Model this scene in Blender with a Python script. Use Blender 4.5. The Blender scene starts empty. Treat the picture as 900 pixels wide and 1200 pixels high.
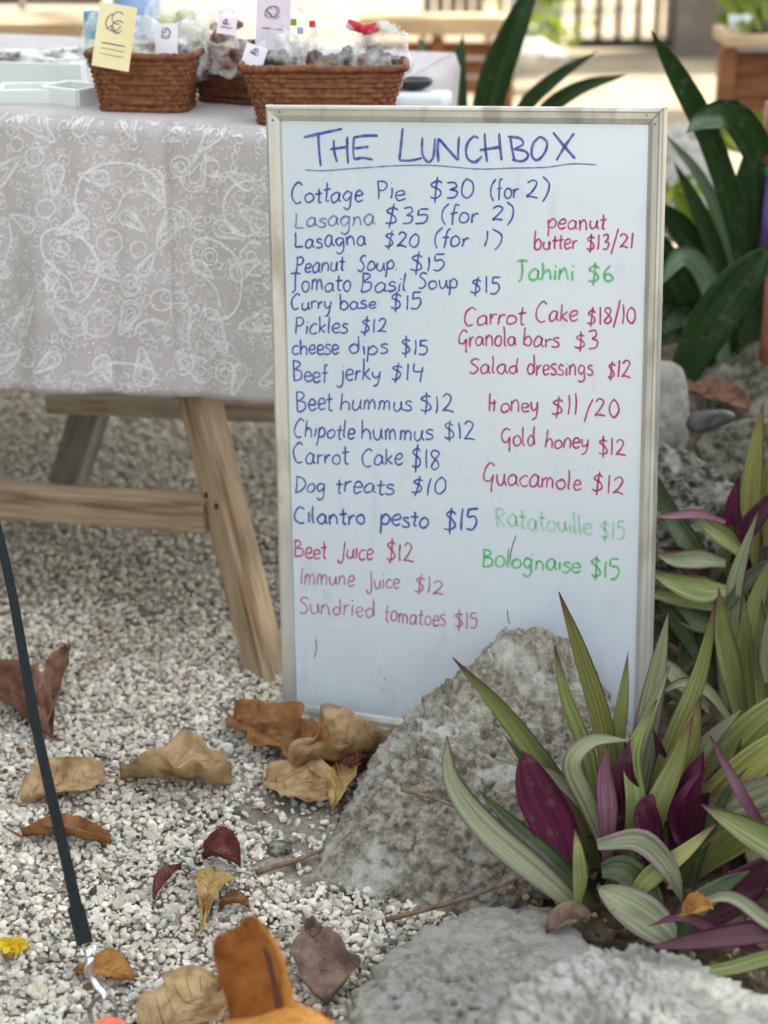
import bpy, bmesh, math, random
import numpy as np
from mathutils import Vector, Matrix, noise
from mathutils.bvhtree import BVHTree
random.seed(7); rng = np.random.default_rng(7)
S = bpy.context.scene; C = S.collection
R = math.radians
# ------------------------------------------------------------------ camera
PITCH = 22.0; CAMH = 1.315; F = 2150.0
cd = bpy.data.cameras.new('camera'); cam = bpy.data.objects.new('camera', cd); C.objects.link(cam)
cd.sensor_fit = 'VERTICAL'; cd.sensor_height = 24.0; cd.sensor_width = 18.0
cd.lens = F/1200*24.0; cd.clip_start = 0.05; cd.clip_end = 500
cam.location = (0, 0, CAMH); cam.rotation_euler = (R(90-PITCH), 0, 0)
cd.dof.use_dof = True; cd.dof.focus_distance = 2.34; cd.dof.aperture_fstop = 2.4
S.camera = cam
S.render.resolution_x = 768; S.render.resolution_y = 1024
# ------------------------------------------------------------------ world, sun, exposure
SUN_EL, SUN_AZ = 58.0, 62.0          # azimuth measured from +Y towards +X
w = bpy.data.worlds.new('World'); S.world = w; w.use_nodes = True
nt = w.node_tree; bg = nt.nodes['Background']
sky = nt.nodes.new('ShaderNodeTexSky'); sky.sky_type = 'NISHITA'; sky.sun_disc = False
sky.sun_elevation = R(SUN_EL); sky.sun_rotation = R(SUN_AZ)
hsv = nt.nodes.new('ShaderNodeHueSaturation'); hsv.inputs['Saturation'].default_value = .17     # hazy tropical sky
nt.links.new(sky.outputs[0], hsv.inputs['Color']); nt.links.new(hsv.outputs[0], bg.inputs[0]); bg.inputs[1].default_value = 0.15
sd = bpy.data.lights.new('sun', 'SUN'); sun = bpy.data.objects.new('sun', sd); C.objects.link(sun)
sd.energy = 2.8; sd.angle = R(0.6); sd.color = (1.0, .94, .84)
sdir = Vector((math.sin(R(SUN_AZ))*math.cos(R(SUN_EL)), math.cos(R(SUN_AZ))*math.cos(R(SUN_EL)), math.sin(R(SUN_EL))))
sun.rotation_euler = sdir.to_track_quat('Z', 'Y').to_euler(); sun.location = (4, 2, 8)
S.view_settings.view_transform = 'Standard'; S.view_settings.look = 'None'
S.view_settings.exposure = 1.95; S.view_settings.gamma = 1.0
S.render.engine = 'CYCLES'
# ------------------------------------------------------------------ projection helpers (pixels of the 900x1200 photograph)
sp_, cp_ = math.sin(R(PITCH)), math.cos(R(PITCH))
EYE = Vector((0, 0, CAMH))
def ray(px, py):
    x, y = (px-450)/F, (py-600)/F
    return Vector((x, -sp_*y+cp_, -cp_*y-sp_))
def G(px, py, z=0.0):                       # point at height z
    d = ray(px, py); return EYE + d*((z-CAMH)/d.z)
def P(px, py, Y):                           # point on the vertical plane y = Y
    d = ray(px, py); return EYE + d*(Y/d.y)
def depth(p): return p.y*cp_ + (CAMH-p.z)*sp_
# ------------------------------------------------------------------ object helpers
def tag(o, label=None, cat=None, group=None, kind=None):
    if label: o['label'] = label
    if cat: o['category'] = cat
    if group: o['group'] = group
    if kind: o['kind'] = kind
    return o
def empty(name, loc, label, cat, group=None):
    o = bpy.data.objects.new(name, None); C.objects.link(o); o.location = loc; o.empty_display_size = .05
    return tag(o, label, cat, group)
def link(name, me, parent=None, smooth=True):
    o = bpy.data.objects.new(name, me); C.objects.link(o)
    if parent:
        o.parent = parent; o.matrix_parent_inverse = Matrix.Translation(-Vector(parent.location)) if parent.type == 'EMPTY' else Matrix()
    return o
def mesh(name, V, Fc, m, parent=None, smooth=True, mi=None):
    me = bpy.data.meshes.new(name); me.from_pydata([tuple(v) for v in V], [], Fc)
    for k in (m if isinstance(m, (list, tuple)) else [m]): me.materials.append(k)
    me.polygons.foreach_set('use_smooth', [smooth]*len(me.polygons))
    if mi: me.polygons.foreach_set('material_index', mi)
    me.update()
    return link(name, me, parent)
class MB:
    def __init__(s): s.V = []; s.F = []; s.mi = []
    def add(s, V, Fc, mi=0):
        n = len(s.V); s.V += [tuple(v) for v in V]; s.F += [tuple(i+n for i in f) for f in Fc]; s.mi += [mi]*len(Fc)
    def box(s, c, d, rot=None, mi=0, bev=0.0):
        c = Vector(c); x, y, z = d[0]/2, d[1]/2, d[2]/2; rot = rot or Matrix.Identity(3)
        if bev <= 0:
            V = [c+rot@Vector((i*x, j*y, k*z)) for i in (-1, 1) for j in (-1, 1) for k in (-1, 1)]
            s.add(V, [(0,1,3,2),(4,6,7,5),(0,4,5,1),(2,3,7,6),(0,2,6,4),(1,5,7,3)], mi); return
        bm = bmesh.new(); bmesh.ops.create_cube(bm, size=1)
        for v in bm.verts: v.co = Vector((v.co.x*d[0], v.co.y*d[1], v.co.z*d[2]))
        bmesh.ops.bevel(bm, geom=bm.edges[:], offset=bev, segments=2, affect='EDGES', profile=.6)
        for v in bm.verts: v.co = c+rot@v.co
        bm.verts.index_update()
        s.add([v.co.copy() for v in bm.verts], [tuple(v.index for v in f.verts) for f in bm.faces], mi); bm.free()
    def tube(s, pts, r, n=8, cap=True, mi=0):
        pts = [Vector(p) for p in pts]; rs = r if isinstance(r, (list, tuple)) else [r]*len(pts)
        V = []; up = Vector((0, 0, 1)); Fc = []
        prev = None
        for i, p in enumerate(pts):
            t = (pts[min(i+1, len(pts)-1)]-pts[max(i-1, 0)]).normalized()
            if prev is None:
                a = t.cross(up if abs(t.z) < .9 else Vector((1, 0, 0))).normalized()
            else: a = (prev-t*prev.dot(t)).normalized()
            prev = a; b = t.cross(a)
            for k in range(n):
                q = 2*math.pi*k/n; V.append(p+(a*math.cos(q)+b*math.sin(q))*rs[i])
        for i in range(len(pts)-1):
            for k in range(n): Fc.append((i*n+k, i*n+(k+1) % n, (i+1)*n+(k+1) % n, (i+1)*n+k))
        if cap: Fc.append(tuple(reversed(range(n)))); Fc.append(tuple(range((len(pts)-1)*n, len(pts)*n)))
        s.add(V, Fc, mi)
    def build(s, name, m, parent=None, smooth=False): return mesh(name, s.V, s.F, m, parent, smooth, s.mi)
def catmull(pts, n):
    pts = [Vector(p) for p in pts]
    if len(pts) == 2: return [pts[0].lerp(pts[1], i/(n-1)) for i in range(n)]
    q = [2*pts[0]-pts[1]]+pts+[2*pts[-1]-pts[-2]]
    out = []; m = len(pts)-1
    for i in range(n):
        t = i/(n-1)*m; k = min(int(t), m-1); t -= k
        a, b, c, d = q[k], q[k+1], q[k+2], q[k+3]
        out.append(.5*((2*b)+(c-a)*t+(2*a-5*b+4*c-d)*t*t+(3*b-a-3*c+d)*t**3))
    return out
# ------------------------------------------------------------------ materials
def lin(c): return tuple((x/12.92 if x <= .04045 else ((x+.055)/1.055)**2.4) for x in c)
MATS = {}
def mat(name, c1, c2=None, rough=.6, scale=20, detail=4, bump=0, bscale=None, spec=.4, metal=0, trans=0, stretch=None, lo=.35, hi=.65, c3=None, s3=3, coords='Object', sss=0, attr=None, bdist=.004):
    m = bpy.data.materials.new(name); m.use_nodes = True; t = m.node_tree; N = t.nodes; L = t.links
    b = N['Principled BSDF']; b.inputs['Roughness'].default_value = rough; b.inputs['Metallic'].default_value = metal
    b.inputs['Specular IOR Level'].default_value = spec
    tc = N.new('ShaderNodeTexCoord'); mp = N.new('ShaderNodeMapping'); L.new(tc.outputs[coords], mp.inputs[0])
    if stretch: mp.inputs['Scale'].default_value = stretch
    col = None
    if c2:
        no = N.new('ShaderNodeTexNoise'); no.inputs['Scale'].default_value = scale; no.inputs['Detail'].default_value = detail
        no.inputs['Roughness'].default_value = .65
        L.new(mp.outputs[0], no.inputs[0])
        r = N.new('ShaderNodeValToRGB'); r.color_ramp.elements[0].position = lo; r.color_ramp.elements[1].position = hi
        r.color_ramp.elements[0].color = (*c1, 1); r.color_ramp.elements[1].color = (*c2, 1)
        L.new(no.outputs[0], r.inputs[0]); col = r.outputs[0]
        if c3:
            n3 = N.new('ShaderNodeTexNoise'); n3.inputs['Scale'].default_value = s3; n3.inputs['Detail'].default_value = 6
            L.new(mp.outputs[0], n3.inputs[0])
            rr = N.new('ShaderNodeValToRGB'); rr.color_ramp.elements[0].position = .5; rr.color_ramp.elements[1].position = .66
            L.new(n3.outputs[0], rr.inputs[0])
            mx = N.new('ShaderNodeMix'); mx.data_type = 'RGBA'; L.new(rr.outputs[0], mx.inputs[0]); L.new(col, mx.inputs[6]); mx.inputs[7].default_value = (*c3, 1)
            col = mx.outputs[2]
        if attr:
            at = N.new('ShaderNodeAttribute'); at.attribute_name = attr
            mx = N.new('ShaderNodeMix'); mx.data_type = 'RGBA'; mx.blend_type = 'MULTIPLY'; mx.inputs[0].default_value = 1
            L.new(col, mx.inputs[6]); L.new(at.outputs[0], mx.inputs[7]); col = mx.outputs[2]
        L.new(col, b.inputs['Base Color'])
    else: b.inputs['Base Color'].default_value = (*c1, 1)
    if bump:
        nb = N.new('ShaderNodeTexNoise'); nb.inputs['Scale'].default_value = bscale or scale*2; nb.inputs['Detail'].default_value = 8
        nb.inputs['Roughness'].default_value = .7
        L.new(mp.outputs[0], nb.inputs[0]); bp = N.new('ShaderNodeBump'); bp.inputs['Strength'].default_value = bump; bp.inputs['Distance'].default_value = bdist
        L.new(nb.outputs[0], bp.inputs['Height']); L.new(bp.outputs[0], b.inputs['Normal'])
    if trans:
        tr = N.new('ShaderNodeBsdfTranslucent'); ms = N.new('ShaderNodeMixShader'); ms.inputs[0].default_value = trans
        if col: L.new(col, tr.inputs[0])
        else: tr.inputs[0].default_value = (*c1, 1)
        out = N['Material Output']; L.new(b.outputs[0], ms.inputs[1]); L.new(tr.outputs[0], ms.inputs[2]); L.new(ms.outputs[0], out.inputs[0])
    MATS[name] = m; return m
def leafmat(name, a, b_, edge=None, n=7, rough=.35, trans=.15, tip=None):
    """striped leaf: colour a with paler lengthwise bands b_, uses the UV map (u across, v along)"""
    m = bpy.data.materials.new(name); m.use_nodes = True; t = m.node_tree; N = t.nodes; L = t.links
    b = N['Principled BSDF']; b.inputs['Roughness'].default_value = rough; b.inputs['Specular IOR Level'].default_value = .45
    uv = N.new('ShaderNodeTexCoord'); mp = N.new('ShaderNodeMapping'); mp.inputs['Scale'].default_value = (n, .8, 1); L.new(uv.outputs['UV'], mp.inputs[0])
    oi = N.new('ShaderNodeObjectInfo')
    no = N.new('ShaderNodeTexNoise'); no.noise_dimensions = '4D'; no.inputs['Scale'].default_value = 1.6; no.inputs['Detail'].default_value = 3
    L.new(mp.outputs[0], no.inputs['Vector']); mw = N.new('ShaderNodeMath'); mw.operation = 'MULTIPLY'; mw.inputs[1].default_value = 37; L.new(oi.outputs['Random'], mw.inputs[0]); L.new(mw.outputs[0], no.inputs['W'])
    r = N.new('ShaderNodeValToRGB'); r.color_ramp.elements[0].position = .36; r.color_ramp.elements[1].position = .66
    r.color_ramp.elements[0].color = (*a, 1); r.color_ramp.elements[1].color = (*b_, 1); L.new(no.outputs[0], r.inputs[0])
    col = r.outputs[0]
    hs = N.new('ShaderNodeHueSaturation'); ma = N.new('ShaderNodeMapRange'); ma.inputs[3].default_value = .75; ma.inputs[4].default_value = 1.3
    L.new(oi.outputs['Random'], ma.inputs[0]); L.new(ma.outputs[0], hs.inputs['Value']); L.new(col, hs.inputs['Color']); col = hs.outputs[0]
    if tip or edge:
        sx = N.new('ShaderNodeSeparateXYZ'); L.new(uv.outputs['UV'], sx.inputs[0])
    if edge:
        md = N.new('ShaderNodeMath'); md.operation = 'SUBTRACT'; md.inputs[1].default_value = .5; L.new(sx.outputs[0], md.inputs[0])
        ab = N.new('ShaderNodeMath'); ab.operation = 'ABSOLUTE'; L.new(md.outputs[0], ab.inputs[0])
        mr = N.new('ShaderNodeMapRange'); mr.inputs[1].default_value = .36; mr.inputs[2].default_value = .5; L.new(ab.outputs[0], mr.inputs[0])
        mx = N.new('ShaderNodeMix'); mx.data_type = 'RGBA'; L.new(mr.outputs[0], mx.inputs[0]); L.new(col, mx.inputs[6]); mx.inputs[7].default_value = (*edge, 1); col = mx.outputs[2]
    if tip:
        mr = N.new('ShaderNodeMapRange'); mr.inputs[1].default_value = .8; mr.inputs[2].default_value = 1.0; L.new(sx.outputs[1], mr.inputs[0])
        mx = N.new('ShaderNodeMix'); mx.data_type = 'RGBA'; L.new(mr.outputs[0], mx.inputs[0]); L.new(col, mx.inputs[6]); mx.inputs[7].default_value = (*tip, 1); col = mx.outputs[2]
    for sc_, lo_, hi_, cc_, am in ((55, .56, .76, (.26, .26, .20), .28), (160, .66, .74, (.12, .07, .035), .6)):     # dust and small blemishes
        nd = N.new('ShaderNodeTexNoise'); nd.inputs['Scale'].default_value = sc_; nd.inputs['Detail'].default_value = 6; L.new(uv.outputs['Object'], nd.inputs[0])
        md_ = N.new('ShaderNodeMapRange'); md_.inputs[1].default_value = lo_; md_.inputs[2].default_value = hi_; md_.inputs[4].default_value = am; L.new(nd.outputs[0], md_.inputs[0])
        mx = N.new('ShaderNodeMix'); mx.data_type = 'RGBA'; L.new(md_.outputs[0], mx.inputs[0]); L.new(col, mx.inputs[6]); mx.inputs[7].default_value = (*cc_, 1); col = mx.outputs[2]
    L.new(col, b.inputs['Base Color'])
    nb = N.new('ShaderNodeTexNoise'); nb.inputs['Scale'].default_value = 5; mp2 = N.new('ShaderNodeMapping'); mp2.inputs['Scale'].default_value = (6, .5, 1)
    L.new(uv.outputs['UV'], mp2.inputs[0]); L.new(mp2.outputs[0], nb.inputs[0]); bp = N.new('ShaderNodeBump'); bp.inputs['Strength'].default_value = .35; bp.inputs['Distance'].default_value = .002
    L.new(nb.outputs[0], bp.inputs['Height']); L.new(bp.outputs[0], b.inputs['Normal'])
    tr = N.new('ShaderNodeBsdfTranslucent'); ms = N.new('ShaderNodeMixShader'); ms.inputs[0].default_value = trans; L.new(col, tr.inputs[0])
    L.new(b.outputs[0], ms.inputs[1]); L.new(tr.outputs[0], ms.inputs[2]); L.new(ms.outputs[0], N['Material Output'].inputs[0])
    return m
def plastic(name, alpha=.45, tint=(.85, .88, .86)):
    m = bpy.data.materials.new(name); m.use_nodes = True; t = m.node_tree; N = t.nodes; L = t.links
    b = N['Principled BSDF']; b.inputs['Base Color'].default_value = (*tint, 1); b.inputs['Roughness'].default_value = .12; b.inputs['Specular IOR Level'].default_value = .8
    tr = N.new('ShaderNodeBsdfTransparent'); ms = N.new('ShaderNodeMixShader')
    no = N.new('ShaderNodeTexNoise'); no.inputs['Scale'].default_value = 45; no.inputs['Detail'].default_value = 3; tc = N.new('ShaderNodeTexCoord'); L.new(tc.outputs['Object'], no.inputs[0])
    mr = N.new('ShaderNodeMapRange'); mr.inputs[1].default_value = .35; mr.inputs[2].default_value = .7; mr.inputs[3].default_value = alpha-.25; mr.inputs[4].default_value = alpha+.3
    L.new(no.outputs[0], mr.inputs[0]); L.new(mr.outputs[0], ms.inputs[0]); L.new(tr.outputs[0], ms.inputs[1]); L.new(b.outputs[0], ms.inputs[2]); L.new(ms.outputs[0], N['Material Output'].inputs[0])
    return m
M = {}
M['sand'] = mat('sand', (.30, .24, .155), (.46, .385, .27), rough=.95, scale=3, bump=.6, bscale=60, spec=.1, c3=(.28, .24, .17), s3=.9)
M['soil'] = mat('soil', (.025, .018, .012), (.09, .065, .042), rough=.98, scale=60, bump=1, bscale=150, spec=.1, c3=(.14, .115, .08), s3=26)
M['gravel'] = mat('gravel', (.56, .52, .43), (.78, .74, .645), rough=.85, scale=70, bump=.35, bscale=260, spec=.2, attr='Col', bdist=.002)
M['grit'] = mat('grit', (.30, .27, .215), (.58, .54, .45), rough=.95, scale=220, bump=1, bscale=300, spec=.1, c3=(.15, .13, .10), s3=16, bdist=.008)
M['rock'] = mat('rock', (.24, .215, .165), (.55, .51, .415), rough=.92, scale=75, detail=10, bump=1, bscale=140, spec=.15, c3=(.66, .65, .59), s3=16, bdist=.012, lo=.40, hi=.60)
M['rock_pale'] = mat('rock_pale', (.56, .55, .49), (.78, .77, .71), rough=.92, scale=80, detail=10, bump=1, bscale=160, spec=.15, c3=(.30, .29, .25), s3=14, bdist=.012)
M['rock_grey'] = mat('rock_grey', (.31, .30, .26), (.50, .49, .43), rough=.92, scale=60, detail=10, bump=1, bscale=150, spec=.15, c3=(.46, .455, .42), s3=16, bdist=.01, lo=.4, hi=.6)
M['rock_dark'] = mat('rock_dark', (.045, .05, .035), (.30, .30, .24), rough=.95, scale=75, detail=10, bump=1, bscale=110, spec=.1, c3=(.52, .51, .45), s3=34, bdist=.014, lo=.42, hi=.58)
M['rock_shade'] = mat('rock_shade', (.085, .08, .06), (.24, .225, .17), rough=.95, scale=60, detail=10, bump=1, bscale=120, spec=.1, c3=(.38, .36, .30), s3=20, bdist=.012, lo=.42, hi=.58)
M['pebble_dark'] = mat('pebble_dark', (.03, .03, .03), (.08, .075, .07), rough=.5, scale=20)
M['wood'] = mat('wood', (.15, .095, .05), (.36, .26, .155), rough=.8, scale=9, detail=7, bump=.5, bscale=30, spec=.2, stretch=(5, 5, .8), c3=(.10, .06, .03), s3=4)
M['wood_h'] = mat('wood_h', (.20, .13, .075), (.38, .29, .18), rough=.8, scale=9, detail=7, bump=.5, bscale=30, spec=.2, stretch=(.8, 5, 5), c3=(.13, .07, .035), s3=5)
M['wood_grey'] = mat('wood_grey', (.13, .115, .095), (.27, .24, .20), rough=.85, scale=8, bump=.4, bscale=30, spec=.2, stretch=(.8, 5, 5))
M['wood_bright'] = mat('wood_bright', (.42, .29, .15), (.62, .46, .27), rough=.7, scale=8, spec=.2, stretch=(.8, 4, 4))
M['wood_red'] = mat('wood_red', (.16, .06, .025), (.32, .14, .06), rough=.7, scale=7, spec=.2, stretch=(.8, 4, 4))
M['cloth'] = mat('cloth', (.445, .42, .42), (.51, .485, .485), rough=.95, scale=14, bump=.3, bscale=700, spec=.1, bdist=.001)
M['cloth_print'] = mat('cloth_print', (.62, .60, .60), (.79, .77, .77), rough=.9, scale=120, spec=.1)
M['white_cloth'] = mat('white_cloth', (.62, .66, .70), (.74, .77, .80), rough=.8, scale=8)
M['frame'] = mat('frame', (.50, .50, .455), (.62, .61, .56), rough=.36, scale=14, detail=6, spec=.5, metal=.45, bump=.06, bscale=60, stretch=(1, 1, .3), c3=(.38, .365, .31), s3=26)
M['frame_edge'] = mat('frame_edge', (.55, .54, .48), (.68, .66, .60), rough=.3, scale=14, metal=.5)
M['wick'] = mat('wick', (.085, .026, .010), (.24, .085, .028), rough=.55, scale=120, spec=.35, bump=.4, bscale=200)
M['wick_dark'] = mat('wick_dark', (.05, .014, .006), (.14, .042, .015), rough=.55, scale=120, spec=.35)
M['plastic'] = plastic('plastic_film', .28); M['plastic_thin'] = plastic('plastic_thin', .27)
M['card_yellow'] = mat('card_yellow', (.74, .66, .36), (.80, .73, .45), rough=.7, scale=10)
M['card_lilac'] = mat('card_lilac', (.70, .62, .72), (.78, .71, .79), rough=.7, scale=10)
M['card_white'] = mat('card_white', (.70, .71, .76), (.78, .79, .84), rough=.7, scale=10)
M['print'] = mat('print_ink', (.16, .13, .17), rough=.7)
M['cookie'] = mat('cookie', (.14, .055, .025), (.34, .16, .08), rough=.85, scale=70, bump=.5)
M['dark_food'] = mat('dark_food', (.012, .011, .010), (.22, .14, .10), rough=.5, scale=60, lo=.48, hi=.62)
M['pale_food'] = mat('pale_food', (.38, .40, .13), (.72, .68, .42), rough=.7, scale=60)
M['red'] = mat('red_bow', (.42, .01, .025), (.55, .02, .04), rough=.35, scale=20)
M['blue'] = mat('blue_pack', (.10, .28, .42), (.20, .40, .52), rough=.4, scale=12)
M['blue_pale'] = mat('blue_pale', (.24, .36, .62), (.34, .46, .72), rough=.4, scale=8)
M['tray'] = mat('tray_white', (.62, .66, .62), (.72, .75, .72), rough=.35, scale=10)
M['black'] = mat('black_plastic', (.012, .014, .02), rough=.35)
M['webbing'] = mat('webbing', (.010, .014, .016), (.022, .028, .030), rough=.95, scale=300, bump=.5, bscale=900, bdist=.001, spec=.12)
M['chrome'] = mat('chrome', (.86, .87, .92), (.66, .68, .75), rough=.3, metal=1, scale=60)
M['steel_dark'] = mat('steel_dark', (.16, .14, .13), rough=.3, metal=1)
M['coral'] = mat('coral_tag', (.72, .12, .06), (.80, .20, .11), rough=.5, scale=40)
M['fur'] = mat('fur', (.50, .22, .045), (.64, .32, .085), rough=.85, scale=60, detail=8, bump=.6, bscale=220, spec=.15, c3=(.70, .42, .14), s3=9)
M['fur_ear'] = mat('fur_ear', (.17, .055, .013), (.36, .14, .038), rough=.9, scale=22, detail=8, bump=.4, bscale=500, spec=.1)
M['ear_in'] = mat('ear_in', (.05, .02, .01), (.10, .04, .02), rough=.8, scale=40)
M['nose'] = mat('nose', (.015, .012, .012), rough=.3)
M['yellow'] = mat('yellow_petal', (.72, .48, .01), (.82, .62, .03), rough=.6, scale=80, trans=.2)
M['conc'] = mat('concrete', (.30, .29, .27), (.42, .40, .37), rough=.9, scale=5, bump=.4)
M['conc_brown'] = mat('concrete_brown', (.13, .11, .095), (.21, .18, .155), rough=.9, scale=5)
M['iron'] = mat('iron', (.03, .035, .03), rough=.5)
M['bark'] = mat('bark', (.10, .075, .05), (.22, .17, .12), rough=.95, scale=12, bump=1, bscale=30)
M['white_wall'] = mat('white_wall', (.72, .72, .70), (.80, .80, .78), rough=.8, scale=3)
M['twig'] = mat('twig', (.10, .07, .045), (.22, .16, .10), rough=.9, scale=60)
for k, a, b in (('purple', (.10, .05, .22), (.14, .07, .30)), ('teal', (.05, .25, .22), (.08, .32, .28)), ('brick', (.26, .085, .055), (.34, .13, .09))):
    M['paint_'+k] = mat('paint_'+k, a, b, rough=.5, scale=15)
# marker inks: thin streaky film on white
def ink(name, c, thin):
    m = mat(name, c, tuple(x*(1-thin)+.66*thin for x in c), rough=.45, scale=110, detail=7, lo=.36, hi=.74); return m
M['ink_blue'] = ink('ink_blue', (.010, .055, .34), .24)
M['ink_blue_faint'] = ink('ink_blue_faint', (.07, .14, .38), .45)
M['ink_title'] = ink('ink_title', (.03, .045, .32), .3)
M['ink_pink'] = ink('ink_pink', (.40, .012, .13), .28)
M['ink_pink_faint'] = ink('ink_pink_faint', (.42, .09, .24), .5)
M['ink_green'] = ink('ink_green', (.05, .45, .12), .45)
M['ink_green_faint'] = ink('ink_green_faint', (.25, .54, .38), .72)
M['ink_dark'] = ink('ink_dark', (.05, .07, .09), .3)
# leaves
M['lf_green'] = leafmat('leaf_green', (.13, .17, .045), (.29, .33, .115), tip=(.13, .06, .05), trans=.2)
M['lf_olive'] = leafmat('leaf_olive', (.17, .19, .045), (.36, .37, .12), tip=(.22, .09, .04), trans=.22)
M['lf_grey'] = leafmat('leaf_grey', (.15, .17, .09), (.31, .34, .19), edge=(.16, .10, .12), trans=.1)
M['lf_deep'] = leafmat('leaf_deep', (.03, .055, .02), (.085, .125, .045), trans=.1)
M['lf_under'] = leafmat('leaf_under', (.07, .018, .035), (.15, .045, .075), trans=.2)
M['lf_mag'] = leafmat('leaf_magenta', (.045, .006, .020), (.13, .016, .055), trans=.22, rough=.45)
M['lf_lilac'] = leafmat('leaf_lilac', (.19, .07, .12), (.33, .17, .23), trans=.2)
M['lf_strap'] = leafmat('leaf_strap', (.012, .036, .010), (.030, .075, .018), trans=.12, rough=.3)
M['lf_strap_pale'] = leafmat('leaf_strap_pale', (.07, .13, .07), (.16, .24, .14), trans=.15, rough=.4)
M['lf_yg'] = leafmat('leaf_yellow_green', (.20, .28, .02), (.38, .46, .05), trans=.35)
M['lf_canopy'] = leafmat('leaf_canopy', (.045, .10, .02), (.10, .19, .04), trans=.3)
def dead(name, a, b, c):
    return mat(name, a, b, rough=.7, scale=34, detail=9, bump=.8, bscale=110, spec=.2, c3=c, s3=24, trans=.12, bdist=.003, lo=.4, hi=.6)
M['dl_vein'] = dead('dead_vein', (.20, .12, .055), (.36, .24, .12), (.14, .08, .04))
M['dl_tan'] = dead('dead_tan', (.33, .215, .10), (.50, .36, .19), (.22, .12, .05))
M['dl_brown'] = dead('dead_brown', (.22, .10, .035), (.36, .18, .07), (.13, .05, .02))
M['dl_red'] = dead('dead_red', (.19, .095, .06), (.31, .17, .115), (.09, .035, .025))
M['dl_wine'] = dead('dead_wine', (.12, .03, .03), (.20, .065, .06), (.06, .01, .012))
M['dl_gold'] = dead('dead_gold', (.40, .27, .09), (.52, .38, .15), (.24, .10, .03))
M['dl_grey'] = dead('dead_grey', (.17, .11, .085), (.28, .20, .155), (.11, .065, .05))
M['dl_orange'] = dead('dead_orange', (.36, .17, .04), (.50, .26, .07), (.20, .08, .02))

# ================================================================== GROUND
def sheet(name, x0, x1, y0, y1, nx, ny, fz, m, parent=None):
    V = []; Fc = []
    for j in range(ny+1):
        for i in range(nx+1):
            x = x0+(x1-x0)*i/nx; y = y0+(y1-y0)*j/ny; V.append((x, y, fz(x, y)))
    for j in range(ny):
        for i in range(nx):
            a = j*(nx+1)+i; Fc.append((a, a+1, a+nx+2, a+nx+1))
    return mesh(name, V, Fc, m, parent)
tag(sheet('ground', -150, 150, -60, 240, 60, 60, lambda x, y: -.012, M['sand']), 'pale sandy ground stretching from the gravel to the gate', kind='structure')
def gz(x, y): return .004*noise.noise(Vector((x*5, y*5, 3)))+.003*noise.noise(Vector((x*17, y*17, 9)))
tag(sheet('gravel_bed', -2.2, .62, .4, 5.2, 140, 240, gz, M['grit']), 'gritty sand bed under the gravel stones', kind='structure')
def sz(x, y):
    f = min(1, max(0, (x-.12)/.25))*min(1, max(0, (3.6-y)/.8))
    return -.008+f*(.03+.02*noise.noise(Vector((x*9, y*9, 1)))+.012*noise.noise(Vector((x*40, y*40, 5))))
tag(sheet('soil_bed', .02, 2.4, 1.0, 4.4, 180, 240, sz, M['soil']), 'dark planting soil between the rocks', kind='structure')

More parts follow.
